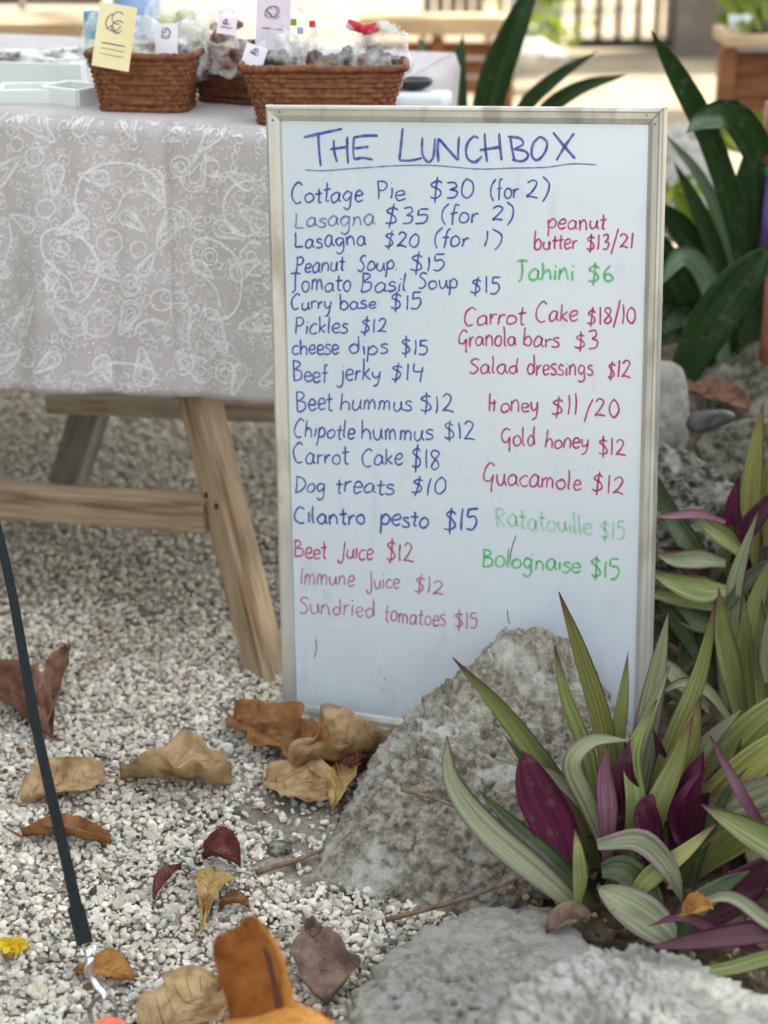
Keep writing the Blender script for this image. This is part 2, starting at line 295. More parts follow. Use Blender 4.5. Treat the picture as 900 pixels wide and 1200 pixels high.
def ico(sub):
    bm = bmesh.new(); bmesh.ops.create_icosphere(bm, subdivisions=sub, radius=1)
    bm.verts.index_update(); V = np.array([v.co[:] for v in bm.verts]); Fc = np.array([[v.index for v in f.verts] for f in bm.faces]); bm.free(); return V, Fc
def scatter(name, pts, size, m, sub=1, flat=True, cols=None, label=None):
    """many small crushed stones as one mesh; pts (n,3), size (n)"""
    V0, F0 = ico(sub); nv, nf = len(V0), len(F0); n = len(pts)
    T = []
    for k in range(14):
        sc = np.array([1, rng.uniform(.6, .95), rng.uniform(.45, .8)])
        v = V0*(1+rng.uniform(-.24, .24, (nv, 1)))
        pl = rng.normal(size=(3, 3)); pl /= np.linalg.norm(pl, axis=1)[:, None]
        for q in pl:
            d = v@q; v = v-np.outer(np.maximum(d-.62, 0), q)
        T.append(v*sc)
    T = np.array(T); idx = rng.integers(0, len(T), n)
    a = rng.uniform(0, 2*np.pi, n); tx = rng.normal(0, .45, n); ty = rng.normal(0, .45, n)
    ca, sa = np.cos(a), np.sin(a); Rz = np.zeros((n, 3, 3)); Rz[:, 0, 0] = ca; Rz[:, 0, 1] = -sa; Rz[:, 1, 0] = sa; Rz[:, 1, 1] = ca; Rz[:, 2, 2] = 1
    Rx = np.zeros((n, 3, 3)); Rx[:, 0, 0] = 1; Rx[:, 1, 1] = np.cos(tx); Rx[:, 1, 2] = -np.sin(tx); Rx[:, 2, 1] = np.sin(tx); Rx[:, 2, 2] = np.cos(tx)
    Ry = np.zeros((n, 3, 3)); Ry[:, 1, 1] = 1; Ry[:, 0, 0] = np.cos(ty); Ry[:, 0, 2] = np.sin(ty); Ry[:, 2, 0] = -np.sin(ty); Ry[:, 2, 2] = np.cos(ty)
    RR = Rz@Rx@Ry
    V = np.einsum('nij,nvj->nvi', RR, T[idx])*size[:, None, None]*.5+pts[:, None, :]
    FF = (F0[None]+(np.arange(n)*nv)[:, None, None]).reshape(-1, 3)
    me = bpy.data.meshes.new(name); me.vertices.add(n*nv); me.vertices.foreach_set('co', V.reshape(-1))
    me.loops.add(n*nf*3); me.loops.foreach_set('vertex_index', FF.reshape(-1)); me.polygons.add(n*nf)
    me.polygons.foreach_set('loop_start', np.arange(n*nf)*3); me.polygons.foreach_set('use_smooth', np.full(n*nf, not flat))
    me.materials.append(m); me.update(calc_edges=True)
    at = me.color_attributes.new('Col', 'FLOAT_COLOR', 'POINT')
    if cols is None:
        g = rng.uniform(.62, 1.12, n); h = rng.uniform(-.05, .05, n)
        dk = rng.uniform(0, 1, n) < .10; g[dk] *= rng.uniform(.35, .7, dk.sum())
        shade_dirt = np.array([max(0, min(1, (p[1]-2.3)/.7+.5*noise.noise(Vector((p[0]*6, p[1]*6, 2))))) for p in pts]); g *= 1-.34*shade_dirt; h = h+.05*shade_dirt  # stones browner and darker farther back: under-table shade painted in, plus patchy dirt
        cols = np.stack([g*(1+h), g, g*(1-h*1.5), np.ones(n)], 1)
    at.data.foreach_set('color', np.repeat(cols, nv, 0).reshape(-1).astype(np.float32))
    return link(name, me)
def gravel_pts(x0, x1, y0, y1, sp, keep):
    nx, ny = int((x1-x0)/sp), int((y1-y0)/sp)
    X, Y = np.meshgrid(np.arange(nx), np.arange(ny)); X = x0+(X+rng.uniform(-.1, 1.1, X.shape))*sp; Y = y0+(Y+rng.uniform(-.1, 1.1, Y.shape))*sp
    p = np.stack([X.ravel(), Y.ravel()], 1)
    k = np.array([keep(a, b) for a, b in p]); return p[k]
def keep(x, y):
    # frustum limits, right-hand limit where rocks and soil take over, worn sandy patches
    if abs(x) > .24*y+.16: return False
    lim = .16 if y < 2.15 else (.34 if y < 3.2 else .55)
    if x > lim: return False
    # sandy bare strip between board foot and boulder
    d = math.hypot((x+.05)/.16, (y-2.13)/.16)
    q = noise.noise(Vector((x*9, y*9, 0)))
    if d < 1 and q < .45-.3*d+.1: return random.random() < .22
    if y > 2.75 and q < -.38: return random.random() < .5
    return True
p1 = gravel_pts(-1.0, .5, 1.45, 2.75, .0070, keep); p2 = gravel_pts(-1.4, .6, 2.75, 4.9, .0112, keep)
s1 = .0062+.0118*rng.uniform(0, 1, len(p1))**1.4; s1 *= np.where(rng.uniform(0, 1, len(p1)) < .05, 1.5, 1); s2 = rng.uniform(.0105, .019, len(p2))
z1 = rng.uniform(.000, .0065, len(p1)); z2 = rng.uniform(.000, .008, len(p2))
pp = np.concatenate([np.column_stack([p1, z1]), np.column_stack([p2, z2])]); ss = np.concatenate([s1, s2])
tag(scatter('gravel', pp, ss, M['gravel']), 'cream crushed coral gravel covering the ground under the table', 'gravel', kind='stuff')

# ================================================================== ROCKS
def rock(name, hull, m, label, sub=6, amp=.012, fine=.004, seed=0, fs=30, it=4):
    hull = [Vector(h) for h in hull]
    bm = bmesh.new(); [bm.verts.new(h) for h in hull]; bmesh.ops.convex_hull(bm, input=bm.verts[:])
    bm.verts.ensure_lookup_table(); bm.verts.index_update()
    T = BVHTree.FromBMesh(bm); bm.free()
    c = sum(hull, Vector())/len(hull)
    V0, F0 = ico(sub); rad = []
    for v in V0:
        h = T.ray_cast(c, Vector(v)); rad.append(h[3] if h[0] else .05)
    rad = np.array(rad)
    E = np.unique(np.sort(np.concatenate([F0[:, [0, 1]], F0[:, [1, 2]], F0[:, [0, 2]]]), axis=1), axis=0)
    for _ in range(it):
        s = np.zeros(len(rad)); k = np.zeros(len(rad)); np.add.at(s, E[:, 0], rad[E[:, 1]]); np.add.at(s, E[:, 1], rad[E[:, 0]]); np.add.at(k, E[:, 0], 1); np.add.at(k, E[:, 1], 1)
        rad = .5*rad+.5*s/k
    V = []
    for v, r in zip(V0, rad):
        d = Vector(v); p = c+d*r; o = Vector((seed*3.1, seed, 0))
        n = noise.fractal(p*8+o, 1.0, 2.1, 3)*amp
        rd = abs(noise.noise(p*9+o)); n -= max(0, .09-rd)*amp*2.2; n += noise.noise(p*17+o)*amp*.3
        n += noise.fractal(p*fs+o, .7, 2.2, 4)*fine*1.6
        cell = noise.cell(p*fs*.8+o); n += (cell-.5)*fine*.35
        pit = noise.noise(p*fs*1.7+o*2); n -= max(0, pit-.22)*fine*4.2; n += max(0, noise.noise(p*fs*.9+o*3)-.2)*fine*1.6
        V.append(p+d*n)
    o = mesh(name, V, [tuple(f) for f in F0.tolist()], m)
    return tag(o, label, 'rock')
rock('boulder', [P(336,1092,1.98), P(352,1050,2.0), P(385,1122,1.93), P(470,1122,1.90), P(600,1060,1.9), P(700,1010,1.95),
     P(448,872,2.19), P(535,790,2.20), P(592,738,2.2), P(645,736,2.22), P(678,762,2.24), P(700,815,2.2), P(760,900,2.2), P(820,960,2.3), P(860,1040,2.2),
     P(600,748,2.33), P(650,760,2.35), P(470,880,2.32), P(385,1000,2.25), P(800,900,2.42), P(620,930,1.98), P(520,980,1.97), (.0, 2.05, -.05), (.35, 2.1, -.05), (-.05, 2.25, -.05)],
     M['rock'], 'large pitted grey boulder leaning up in front of the menu board', amp=.009, fine=.0058, seed=2, fs=62, sub=7, it=3)
rock('flat_rock', [P(385,1205,1.62), P(440,1125,1.72), P(500,1088,1.80), P(560,1058,1.85), P(650,1052,1.87), P(700,1090,1.8), P(400,1260,1.5), P(560,1260,1.5), P(720,1200,1.65), P(500,1170,1.62),
     (-.05, 1.6, -.06), (.2, 1.8, -.06), (.2, 1.5, -.06), (-.02, 1.5, -.06)], M['rock_grey'], 'flat smooth grey rock at the bottom between the boulder and the pale rock', amp=.007, fine=.0055, seed=5, fs=44)
rock('pale_rock', [P(540,1210,1.46), P(600,1150,1.50), P(690,1108,1.55), P(770,1112,1.57), P(820,1150,1.55), P(905,1168,1.52), P(980,1200,1.5), P(540,1300,1.4), P(950,1300,1.38), P(700,1160,1.46),
     (.1, 1.35, -.05), (.5, 1.35, -.05), (.45, 1.65, -.05), (.15, 1.62, -.05)], M['rock_pale'], 'bright whitish crusty rock in the bottom right corner', amp=.007, fine=.0050, seed=9, fs=80, sub=7)
rock('standing_stone', [P(745,425,2.95), P(790,425,2.95), P(806,440,2.95), P(805,490,2.93), P(792,545,2.9), P(740,560,2.9), P(745,420,3.08), P(800,430,3.08), P(800,545,3.05), P(740,560,3.05), G(765, 600, -.02), G(800, 590, -.02)],
     M['rock_grey'], 'smooth upright grey stone just right of the board frame', sub=5, amp=.008, fine=.002, seed=12)
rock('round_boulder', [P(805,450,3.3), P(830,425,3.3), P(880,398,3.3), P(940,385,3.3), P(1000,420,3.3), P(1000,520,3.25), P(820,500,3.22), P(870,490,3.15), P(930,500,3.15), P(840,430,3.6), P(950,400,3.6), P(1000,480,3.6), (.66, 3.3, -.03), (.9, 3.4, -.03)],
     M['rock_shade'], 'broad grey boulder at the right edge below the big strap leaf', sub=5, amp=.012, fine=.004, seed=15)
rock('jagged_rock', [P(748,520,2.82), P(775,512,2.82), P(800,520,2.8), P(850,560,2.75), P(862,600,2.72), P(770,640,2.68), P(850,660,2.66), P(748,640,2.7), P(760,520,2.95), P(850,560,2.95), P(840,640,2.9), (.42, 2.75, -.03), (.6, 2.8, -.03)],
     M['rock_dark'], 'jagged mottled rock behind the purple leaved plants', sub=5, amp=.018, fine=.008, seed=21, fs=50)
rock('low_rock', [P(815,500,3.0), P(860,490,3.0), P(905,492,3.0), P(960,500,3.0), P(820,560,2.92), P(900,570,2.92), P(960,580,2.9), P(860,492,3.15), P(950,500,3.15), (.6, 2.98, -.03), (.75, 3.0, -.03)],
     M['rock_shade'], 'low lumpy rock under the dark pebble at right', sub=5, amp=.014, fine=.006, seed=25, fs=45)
rock('dark_pebble', [P(797,495,2.85), P(810,482,2.85), P(840,480,2.87), P(872,484,2.9), P(868,492,2.9), P(835,500,2.86), P(815,510,2.84), P(800,508,2.84), P(830,480,2.93), P(830,500,2.93)],
     M['pebble_dark'], 'small near black pebble lying on the jagged rocks', sub=4, amp=.003, fine=.001, seed=31)
rock('far_rock', [P(602,60,7.4), P(612,48,7.4), P(640,48,7.4), P(668,64,7.4), P(672,76,7.3), P(604,78,7.3), P(620,48,7.8), P(665,66,7.8), P(605,70,7.8)],
     M['rock_pale'], 'cream rock lying at the foot of the grey gate pillar', sub=4, amp=.03, fine=.01, seed=33, fs=12)
rock('sunny_rock', [P(700,165,5.0), P(740,150,5.0), P(800,155,5.0), P(850,180,5.0), P(840,230,4.8), P(720,240,4.8), P(760,150,5.4), P(840,190,5.4), P(700,230,5.3)],
     M['rock_pale'], 'sunlit cream rock behind the dark strap leaves', sub=4, amp=.03, fine=.01, seed=36, fs=14)
rock('shaded_rock', [P(770,215,4.3), P(800,205,4.3), P(850,215,4.3), P(870,250,4.2), P(840,290,4.1), P(770,290,4.1), P(800,205,4.6), P(860,240,4.6), P(780,280,4.5)],
     M['rock_grey'], 'grey rock glimpsed between the strap leaves beside the board', sub=4, amp=.03, fine=.008, seed=38, fs=14)

# ================================================================== MENU BOARD
TL = Vector((-.162, 2.547, .889)); TRp = Vector((.352, 2.329, .922)); BL = Vector((-.152, 2.440, .002)); BW, BH = .56, .896
ex = (TRp-TL).normalized(); dn = (BL-TL); dn = (dn-ex*dn.dot(ex)).normalized(); bn = dn.cross(ex).normalized()
if bn.y > 0: bn = -bn
ez = -dn
board = empty('menu_board', BL, 'upright whiteboard menu headed The Lunchbox in an aluminium frame', 'whiteboard')
Rb = Matrix((ex, -bn, ez)).transposed()          # board axes -> world; local y points away from the viewer
def Bp(u, v, o=0.0): return TL+ex*u+dn*v+bn*o      # u right, v down, o towards viewer
def px2uv(px, py, o=-.004):
    d = ray(px, py); n = bn; s = (TL+bn*o-EYE).dot(n)/d.dot(n); q = EYE+d*s-TL
    return q.dot(ex), q.dot(dn)
# back tray panel + writing surface
mb = MB(); mb.box(Bp(BW/2, BH/2, -.012), (BW-.012, .010, BH-.012), Rb); mb.build('back_panel', M['tray'], board)
def board_mat():
    m = bpy.data.materials.new('whiteboard_enamel'); m.use_nodes = True; t = m.node_tree; N = t.nodes; L = t.links
    b = N['Principled BSDF']; b.inputs['Roughness'].default_value = .22; b.inputs['Coat Weight'].default_value = .5; b.inputs['Coat Roughness'].default_value = .08
    tc = N.new('ShaderNodeTexCoord')
    def nz(sc, st, lo, hi):
        mp = N.new('ShaderNodeMapping'); mp.inputs['Scale'].default_value = st; L.new(tc.outputs['Object'], mp.inputs[0])
        no = N.new('ShaderNodeTexNoise'); no.inputs['Scale'].default_value = sc; no.inputs['Detail'].default_value = 6; L.new(mp.outputs[0], no.inputs[0])
        r = N.new('ShaderNodeMapRange'); r.inputs[1].default_value = lo; r.inputs[2].default_value = hi; L.new(no.outputs[0], r.inputs[0]); return r.outputs[0]
    def mix(f, a, c, k):
        mm = N.new('ShaderNodeMath'); mm.operation = 'MULTIPLY'; mm.inputs[1].default_value = k; L.new(f, mm.inputs[0])
        mx = N.new('ShaderNodeMix'); mx.data_type = 'RGBA'; L.new(mm.outputs[0], mx.inputs[0])
        if isinstance(a, tuple): mx.inputs[6].default_value = (*a, 1)
        else: L.new(a, mx.inputs[6])
        mx.inputs[7].default_value = (*c, 1); return mx.outputs[2]
    c = mix(nz(7, (1, 1, 1), .45, .75), (.60, .68, .73), (.555, .61, .69), .5)      # wiped-off ink haze
    c = mix(nz(30, (1, 1, .35), .60, .72), c, (.46, .50, .62), .35)
    c = mix(nz(90, (1, 1, 1), .70, .76), c, (.32, .32, .34), .45)                 # specks
    L.new(c, b.inputs['Base Color'])
    r = N.new('ShaderNodeMapRange'); r.inputs[3].default_value = .16; r.inputs[4].default_value = .34; L.new(nz(12, (1, 1, 1), .3, .7), r.inputs[0]); L.new(r.outputs[0], b.inputs['Roughness'])
    return m
mb = MB(); mb.box(Bp(BW/2, BH/2, -.0055), (BW-.016, .003, BH-.016), Rb); mb.build('writing_surface', board_mat(), board)
# mitred frame bars: profile (distance from outer edge, height towards viewer)
prof = [(0, -.016), (0, .0015), (.0015, .0035), (.0045, .0040), (.0065, .0030), (.0135, .0022), (.0192, -.0006), (.0212, -.004), (.0212, -.016)]
def bar(name, a, b, inx, iny):
    V = []; n = len(prof); Fc = []
    for end in (0, 1):
        for d, h in prof:
            if inx: # horizontal bar: a=(u0,v), moves inwards in v by iny, ends mitred in u
                u = (a+d) if end == 0 else (b-d); v = iny[0]+iny[1]*d
            else:
                v = (a+d) if end == 0 else (b-d); u = iny[0]+iny[1]*d
            V.append(Bp(u, v, h))
    for k in range(n): Fc.append((k, (k+1) % n, n+(k+1) % n, n+k))
    Fc += [tuple(range(n)), tuple(range(n, 2*n))]
    o = mesh(name, V, Fc, M['frame'], board, smooth=False)
    md = o.modifiers.new('bv', 'BEVEL'); md.width = .0006; md.segments = 2; md.limit_method = 'ANGLE'; md.angle_limit = R(40)
    return o
bar('frame_bar', .0003, BW-.0003, True, (0, 1))['label'] = 'top bar of the aluminium frame'
bar('frame_bar', .0003, BW-.0003, True, (BH, -1))['label'] = 'bottom bar of the aluminium frame'
bar('frame_bar', .0003, BH-.0003, False, (0, 1))['label'] = 'left bar of the aluminium frame'
bar('frame_bar', .0003, BH-.0003, False, (BW, -1))['label'] = 'right bar of the aluminium frame'
for u, v in ((.011, .020), (BW-.011, .020), (BW-.022, .009), (.022, .009)):
    mb = MB(); mb.tube([Bp(u, v, .0018), Bp(u, v, .0030)], .0015, 10); mb.build('corner_rivet', M['steel_dark'], board)
# ---- handwriting
gl = {
'a': (.9, [[(.68,.85),(.4,1),(.1,.6),(.15,.12),(.4,.02),(.65,.35),(.7,.92)], [(.7,.92),(.68,.3),(.86,.02)]]),
'b': (.85, [[(.1,1.85),(.1,.9),(.1,0)], [(.1,.55),(.4,.95),(.7,.6),(.6,.1),(.3,0),(.1,.2)]]),
'c': (.75, [[(.65,.85),(.4,1),(.1,.6),(.15,.15),(.4,0),(.7,.15)]]),
'd': (.9, [[(.65,.7),(.4,.95),(.1,.5),(.3,0),(.6,.2),(.68,.7)], [(.7,1.85),(.69,.9),(.68,.1)]]),
'e': (.75, [[(.1,.5),(.4,.52),(.65,.66),(.5,.98),(.2,.9),(.08,.4),(.3,0),(.7,.18)]]),
'f': (.6, [[(.62,1.6),(.4,1.7),(.28,1.3),(.26,.5),(.2,-.2)], [(.02,.85),(.55,.95)]]),
'g': (.9, [[(.65,.85),(.35,1),(.1,.55),(.35,.1),(.65,.5)], [(.68,.97),(.7,.2),(.66,-.45),(.4,-.75),(.12,-.5)]]),
'h': (.85, [[(.1,1.85),(.1,.9),(.1,0)], [(.1,.55),(.4,1),(.65,.7),(.68,0)]]),
'i': (.35, [[(.15,.95),(.16,.5),(.15,0)], [(.15,1.35),(.18,1.42)]]),
'j': (.55, [[(.4,.95),(.4,.2),(.35,-.5),(.1,-.75),(-.1,-.5)], [(.4,1.35),(.43,1.42)]]),
'k': (.75, [[(.1,1.85),(.1,.9),(.1,0)], [(.6,1.0),(.12,.42)], [(.2,.5),(.65,0)]]),
'l': (.4, [[(.12,1.85),(.12,1),(.12,.2),(.28,.02)]]),
'm': (1.1, [[(.1,.98),(.12,.5),(.1,0)], [(.1,.65),(.3,1),(.46,.7),(.47,0)], [(.47,.65),(.68,1),(.86,.7),(.9,0)]]),
'n': (.85, [[(.1,.98),(.12,.5),(.1,0)], [(.1,.6),(.38,1),(.62,.7),(.68,0)]]),
'o': (.85, [[(.4,1),(.12,.7),(.12,.2),(.4,0),(.7,.3),(.66,.8),(.38,1)]]),
'p': (.85, [[(.1,.95),(.12,0),(.08,-.75)], [(.1,.6),(.4,1),(.7,.65),(.55,.12),(.12,.15)]]),
'r': (.6, [[(.1,.95),(.12,.5),(.1,0)], [(.1,.55),(.3,.9),(.55,.92)]]),
's': (.7, [[(.6,.9),(.3,1),(.12,.72),(.5,.45),(.55,.12),(.25,0),(.02,.12)]]),
't': (.6, [[(.3,1.6),(.28,.8),(.28,.1),(.5,.03)], [(0,.98),(.58,1.04)]]),
'u': (.85, [[(.1,.97),(.1,.3),(.35,0),(.6,.3),(.66,.97)], [(.66,.97),(.66,.4),(.8,.02)]]),
'y': (.8, [[(.1,.97),(.12,.4),(.35,.15),(.6,.45)], [(.66,.97),(.62,.1),(.5,-.5),(.2,-.75)]]),
'B': (1.0, [[(.12,1.8),(.14,.9),(.12,0)], [(.05,1.75),(.5,1.7),(.65,1.35),(.2,.95)], [(.2,.95),(.75,.8),(.75,.25),(.4,0),(.08,.02)]]),
'C': (1.0, [[(.85,1.6),(.55,1.85),(.15,1.3),(.1,.5),(.4,0),(.8,.1)]]),
'D': (1.05, [[(.12,1.75),(.12,.9),(.12,0)], [(.02,1.75),(.6,1.55),(.9,.9),(.6,.2),(.05,0)]]),
'G': (1.0, [[(.85,1.55),(.5,1.8),(.12,1.2),(.15,.45),(.55,.4),(.8,.9)], [(.8,.9),(.72,-.1),(.7,-.6)]]),
'H': (1.0, [[(.1,1.8),(.12,.9),(.1,0)], [(.5,1.2),(.5,.6),(.48,0)], [(.12,.8),(.7,.9)]]),
'I': (.4, [[(.15,1.7),(.15,.8),(.15,0)]]),
'J': (.7, [[(.5,1.7),(.5,.5),(.4,-.4),(.1,-.6),(-.05,-.2)]]),
'L': (.85, [[(.12,1.6),(.12,.8),(.1,0)], [(.1,0),(.4,.05),(.7,.02)]]),
'P': (.85, [[(.12,1.7),(.12,.8),(.12,-.1)], [(.02,1.65),(.5,1.7),(.72,1.3),(.5,.85),(.12,.8)]]),
'R': (.9, [[(.12,1.7),(.12,.8),(.12,0)], [(.05,1.65),(.5,1.7),(.68,1.3),(.15,.9)], [(.2,.9),(.75,0)]]),
'S': (.8, [[(.7,1.5),(.4,1.65),(.15,1.25),(.5,.85),(.62,.4),(.3,0),(.02,.2)]]),
'T': (.9, [[(.45,1.65),(.45,.8),(.4,0),(.2,-.25)], [(0,1.6),(.45,1.68),(.85,1.6)]]),
'$': (.8, [[(.65,1.3),(.4,1.5),(.12,1.2),(.5,.8),(.6,.35),(.3,.08),(.05,.2)], [(.42,1.85),(.38,.8),(.32,-.3)]]),
'0': (.8, [[(.4,1.55),(.12,1.1),(.12,.4),(.4,0),(.68,.5),(.62,1.2),(.38,1.55)]]),
'1': (.4, [[(.2,1.6),(.2,.8),(.18,0)]]),
'2': (.85, [[(.1,1.25),(.35,1.55),(.62,1.25),(.4,.6),(.08,.1)], [(.08,.1),(.35,.15),(.75,.02)]]),
'3': (.75, [[(.1,1.45),(.45,1.55),(.55,1.15),(.25,.85)], [(.25,.85),(.62,.65),(.5,.1),(.1,.05)]]),
'4': (.8, [[(.15,1.5),(.1,.8),(.4,.7),(.7,.75)], [(.62,1.2),(.6,.5),(.58,-.3)]]),
'5': (.8, [[(.15,1.5),(.12,.95)], [(.12,.95),(.5,1.0),(.62,.55),(.4,.05),(.05,.08)], [(.15,1.52),(.65,1.55)]]),
'6': (.75, [[(.5,1.6),(.2,1),(.12,.4),(.35,0),(.62,.3),(.4,.7),(.15,.5)]]),
'8': (.75, [[(.55,1.45),(.25,1.5),(.15,1.15),(.5,.7),(.6,.25),(.3,0),(.1,.3),(.4,.75),(.6,1.2),(.5,1.45)]]),
'/': (.6, [[(.55,1.9),(.3,.9),(.02,-.5)]]),
'(': (.55, [[(.5,2.0),(.15,1.4),(.08,.5),(.3,-.2)]]),
')': (.55, [[(.05,2.0),(.4,1.4),(.42,.4),(.15,-.4)]]),
'.': (.25, [[(.1,.05),(.13,.0)]]),
}
def ribbon(mbs, uv, wd, o=.0, map3=None):
    """flat marker stroke from a polyline of (u,v) board metres"""
    n = len(uv)
    if n < 2: return
    L_, R_ = [], []
    for i in range(n):
        a = uv[max(i-1, 0)]; b = uv[min(i+1, n-1)]; tx, ty = b[0]-a[0], b[1]-a[1]; l = math.hypot(tx, ty) or 1
        k = wd*.5*(.85+.3*noise.noise(Vector((uv[i][0]*90, uv[i][1]*90, 1))))
        if i == 0 or i == n-1: k *= .6
        nx_, ny_ = -ty/l*k, tx/l*k
        L_.append((uv[i][0]+nx_, uv[i][1]+ny_)); R_.append((uv[i][0]-nx_, uv[i][1]-ny_))
    f = map3 or (lambda u, v: Bp(u, v, -.0037))
    V = [f(*p) for p in L_]+[f(*p) for p in R_]
    mbs.add(V, [(i, i+1, n+i+1, n+i) for i in range(n-1)])
def word(mbs, txt, x0, x1, y0, y1, xh, wd):
    tot = sum(gl[c][0] for c in txt); sc = (x1-x0)/tot; x = x0
    sl = random.uniform(-.04, .12)
    for c in txt:
        adv, st = gl[c]; jy = random.uniform(-.10, .10)*xh; js = random.uniform(.86, 1.14)
        for s_ in st:
            q = [Vector((a+random.uniform(-.045, .045), b+random.uniform(-.05, .05), 0)) for a, b in s_]
            pts = catmull(q, 4*len(q)+1) if len(q) > 2 else catmull(q, 6)
            uv = []
            for p in pts:
                X = x+p.x*sc+p.y*xh*sl; t = (X-x0)/(x1-x0); Yb = y0+(y1-y0)*t
                uv.append(px2uv(X, Yb+jy-p.y*xh*js))
            ribbon(mbs, uv, wd)
        x += adv*sc
def line(words, m, label, wd=.0031, xh=12.5):
    colour = label.split(' line')[0].split(' word')[0].split(' price')[0]
    for a in words:
        mbs = MB(); h = a[5] if len(a) > 5 else xh
        word(mbs, a[0], a[1], a[2], a[3], a[4], h, wd)
        o = mbs.build('handwritten_word', m, board); o['label'] = 'handwritten %s in %s marker' % (a[0], colour); o['kind'] = 'stuff'
    return o
# title traced stroke by stroke
mbs = MB()
T_ = [[(356,161),(378,156),(401,151)], [(373,157),(374,175),(376,195)], [(391,164),(392,178),(395,190)], [(407,160),(407,176),(408,192)], [(387,175),(408,172)],
 [(415,160),(414,175),(415,187)], [(415,161),(429,159),(443,159)], [(415,174),(432,172)], [(415,187),(425,185),(437,187)],
 [(472,150),(470,170),(468,188)], [(468,188),(482,188),(495,185)], [(495,161),(495,180),(502,190),(508,183),(510,162)],
 [(514,190),(513,176),(514,162)], [(514,162),(526,176),(537,188)], [(537,188),(537,176),(538,160)],
 [(561,162),(555,160),(548,168),(546,178),(549,187),(557,190),(565,183)], [(568,156),(569,174),(571,190)], [(585,156),(586,172),(588,188)], [(562,176),(588,172)],
 [(598,160),(600,174),(603,188)], [(595,160),(609,162),(613,169),(602,175)], [(602,175),(615,177),(619,183),(612,189),(600,187)],
 [(633,160),(625,168),(623,182),(630,188),(639,178),(641,166),(633,160)], [(648,155),(661,171),(674,186)], [(673,156),(663,170),(652,188)]]
for s_ in T_: ribbon(mbs, [px2uv(p.x, p.y) for p in catmull([Vector((a, b, 0)) for a, b in s_], 14)], .0044)
t_ = mbs.build('title_writing', M['ink_title'], board); t_['label'] = 'title THE LUNCHBOX in blue marker'; t_['kind'] = 'stuff'
mbs = MB(); ribbon(mbs, [px2uv(p.x, p.y) for p in catmull([Vector((a, b, 0)) for a, b in [(357,199),(380,200),(420,197),(470,194),(510,194),(560,198),(600,197),(640,196),(670,192),(699,193)]], 50)], .0023)
mbs.build('underline', M['ink_blue_faint'], board)['label'] = 'wavy underline beneath the title'
B_, BF, PK, PF, GN, GF = M['ink_blue'], M['ink_blue_faint'], M['ink_pink'], M['ink_pink_faint'], M['ink_green'], M['ink_green_faint']
line([('Cottage',341,426,238,236),('Pie',441,476,233,234),('$30',503,558,234,234,14),('(for',575,609,233,232),('2)',615,645,231,231)], B_, 'blue line reading Cottage Pie $30 (for 2)', xh=12.5)
line([('Lasagna',345,440,267,264)], BF, 'faded blue word Lasagna', xh=11)
line([('$35',450,505,264,263,13),('(for',517,562,262,262),('2)',575,603,259,259)], B_, 'blue price $35 (for 2)', xh=12)
line([('Lasagna',345,430,291,287),('$20',450,492,289,289,12),('(for',508,550,289,289),('1)',564,590,289,289)], B_, 'blue line reading Lasagna $20 (for 1)', xh=11.5)
line([('Peanut',346,404,320,318),('Soup.',419,466,317,317),('$15',480,523,317,317,12)], B_, 'blue line reading Peanut Soup $15', xh=11.5)
line([('Tomato',340,413,341,341),('Basil',422,478,342,341),('Soup',490,538,339,338),('$15',551,588,343,344,12)], B_, 'blue line reading Tomato Basil Soup $15', xh=11.5)
line([('Curry',340,389,363,362),('base',398,442,363,362),('$15',457,497,363,363,11.5)], B_, 'blue line reading Curry base $15', xh=9.5)
line([('Pickles',345,409,391,391),('$12',422,455,391,390,11.5)], B_, 'blue line reading Pickles $12', xh=11)
line([('cheese',342,398,415,415),('dips',408,457,415,415),('$15',470,504,415,416,12)], B_, 'blue line reading cheese dips $15', xh=11.5)
line([('Beef',343,385,447,447),('jerky',396,447,446,445),('$14',457,498,446,446,13)], B_, 'blue line reading Beef jerky $14', xh=12)
line([('Beet',347,391,482,481),('hummus',398,484,481,481),('$12',492,534,483,484,13)], B_, 'blue line reading Beet hummus $12', xh=12)
line([('Chipotle',343,416,512,514),('hummus',423,509,515,516),('$12',520,559,515,516,13)], B_, 'blue line reading Chipotle hummus $12', xh=12)
line([('Carrot',343,410,543,544),('Cake',423,473,546,545),('$18',482,517,549,550,14)], B_, 'blue line reading Carrot Cake $18', xh=12)
line([('Dog',345,382,577,578),('treats',392,463,577,579),('$10',480,524,579,580,13)], B_, 'blue line reading Dog treats $10', xh=12)
line([('Cilantro',344,430,612,615),('pesto',445,504,616,618),('$15',520,562,621,623,15)], B_, 'blue line reading Cilantro pesto $15', xh=12, wd=.0038)
line([('Beet',345,384,653,655),('Juice',397,438,654,656),('$12',452,486,657,659,13)], PK, 'pink line reading Beet Juice $12', xh=12)
line([('Immune',351,416,685,687),('Juice',430,469,689,690),('$12',485,521,694,697,12)], PF, 'faint pink line reading Immune Juice $12', xh=11.5)
line([('Sundried',351,441,718,724),('tomatoes',450,523,728,734),('$15',533,562,736,738,12)], PF, 'faint pink line reading Sundried tomatoes $15', xh=11.5)
line([('peanut',641,711,269,269),('butter',625,677,292,292),('$13/21',686,744,293,291)], PK, 'pink words peanut butter $13/21', xh=11)
line([('Tahini',604,674,328,329),('$6',688,720,331,331,13)], GN, 'green line reading Tahini $6', xh=12, wd=.0040)
line([('Carrot',542,616,382,380),('Cake',627,678,378,377),('$18/10',688,746,380,379,12.5)], PK, 'pink line reading Carrot Cake $18/10', xh=12.5)
line([('Granola',537,606,406,406),('bars',612,656,406,407),('$3',673,703,409,409,13)], PK, 'pink line reading Granola bars $3', xh=11.5)
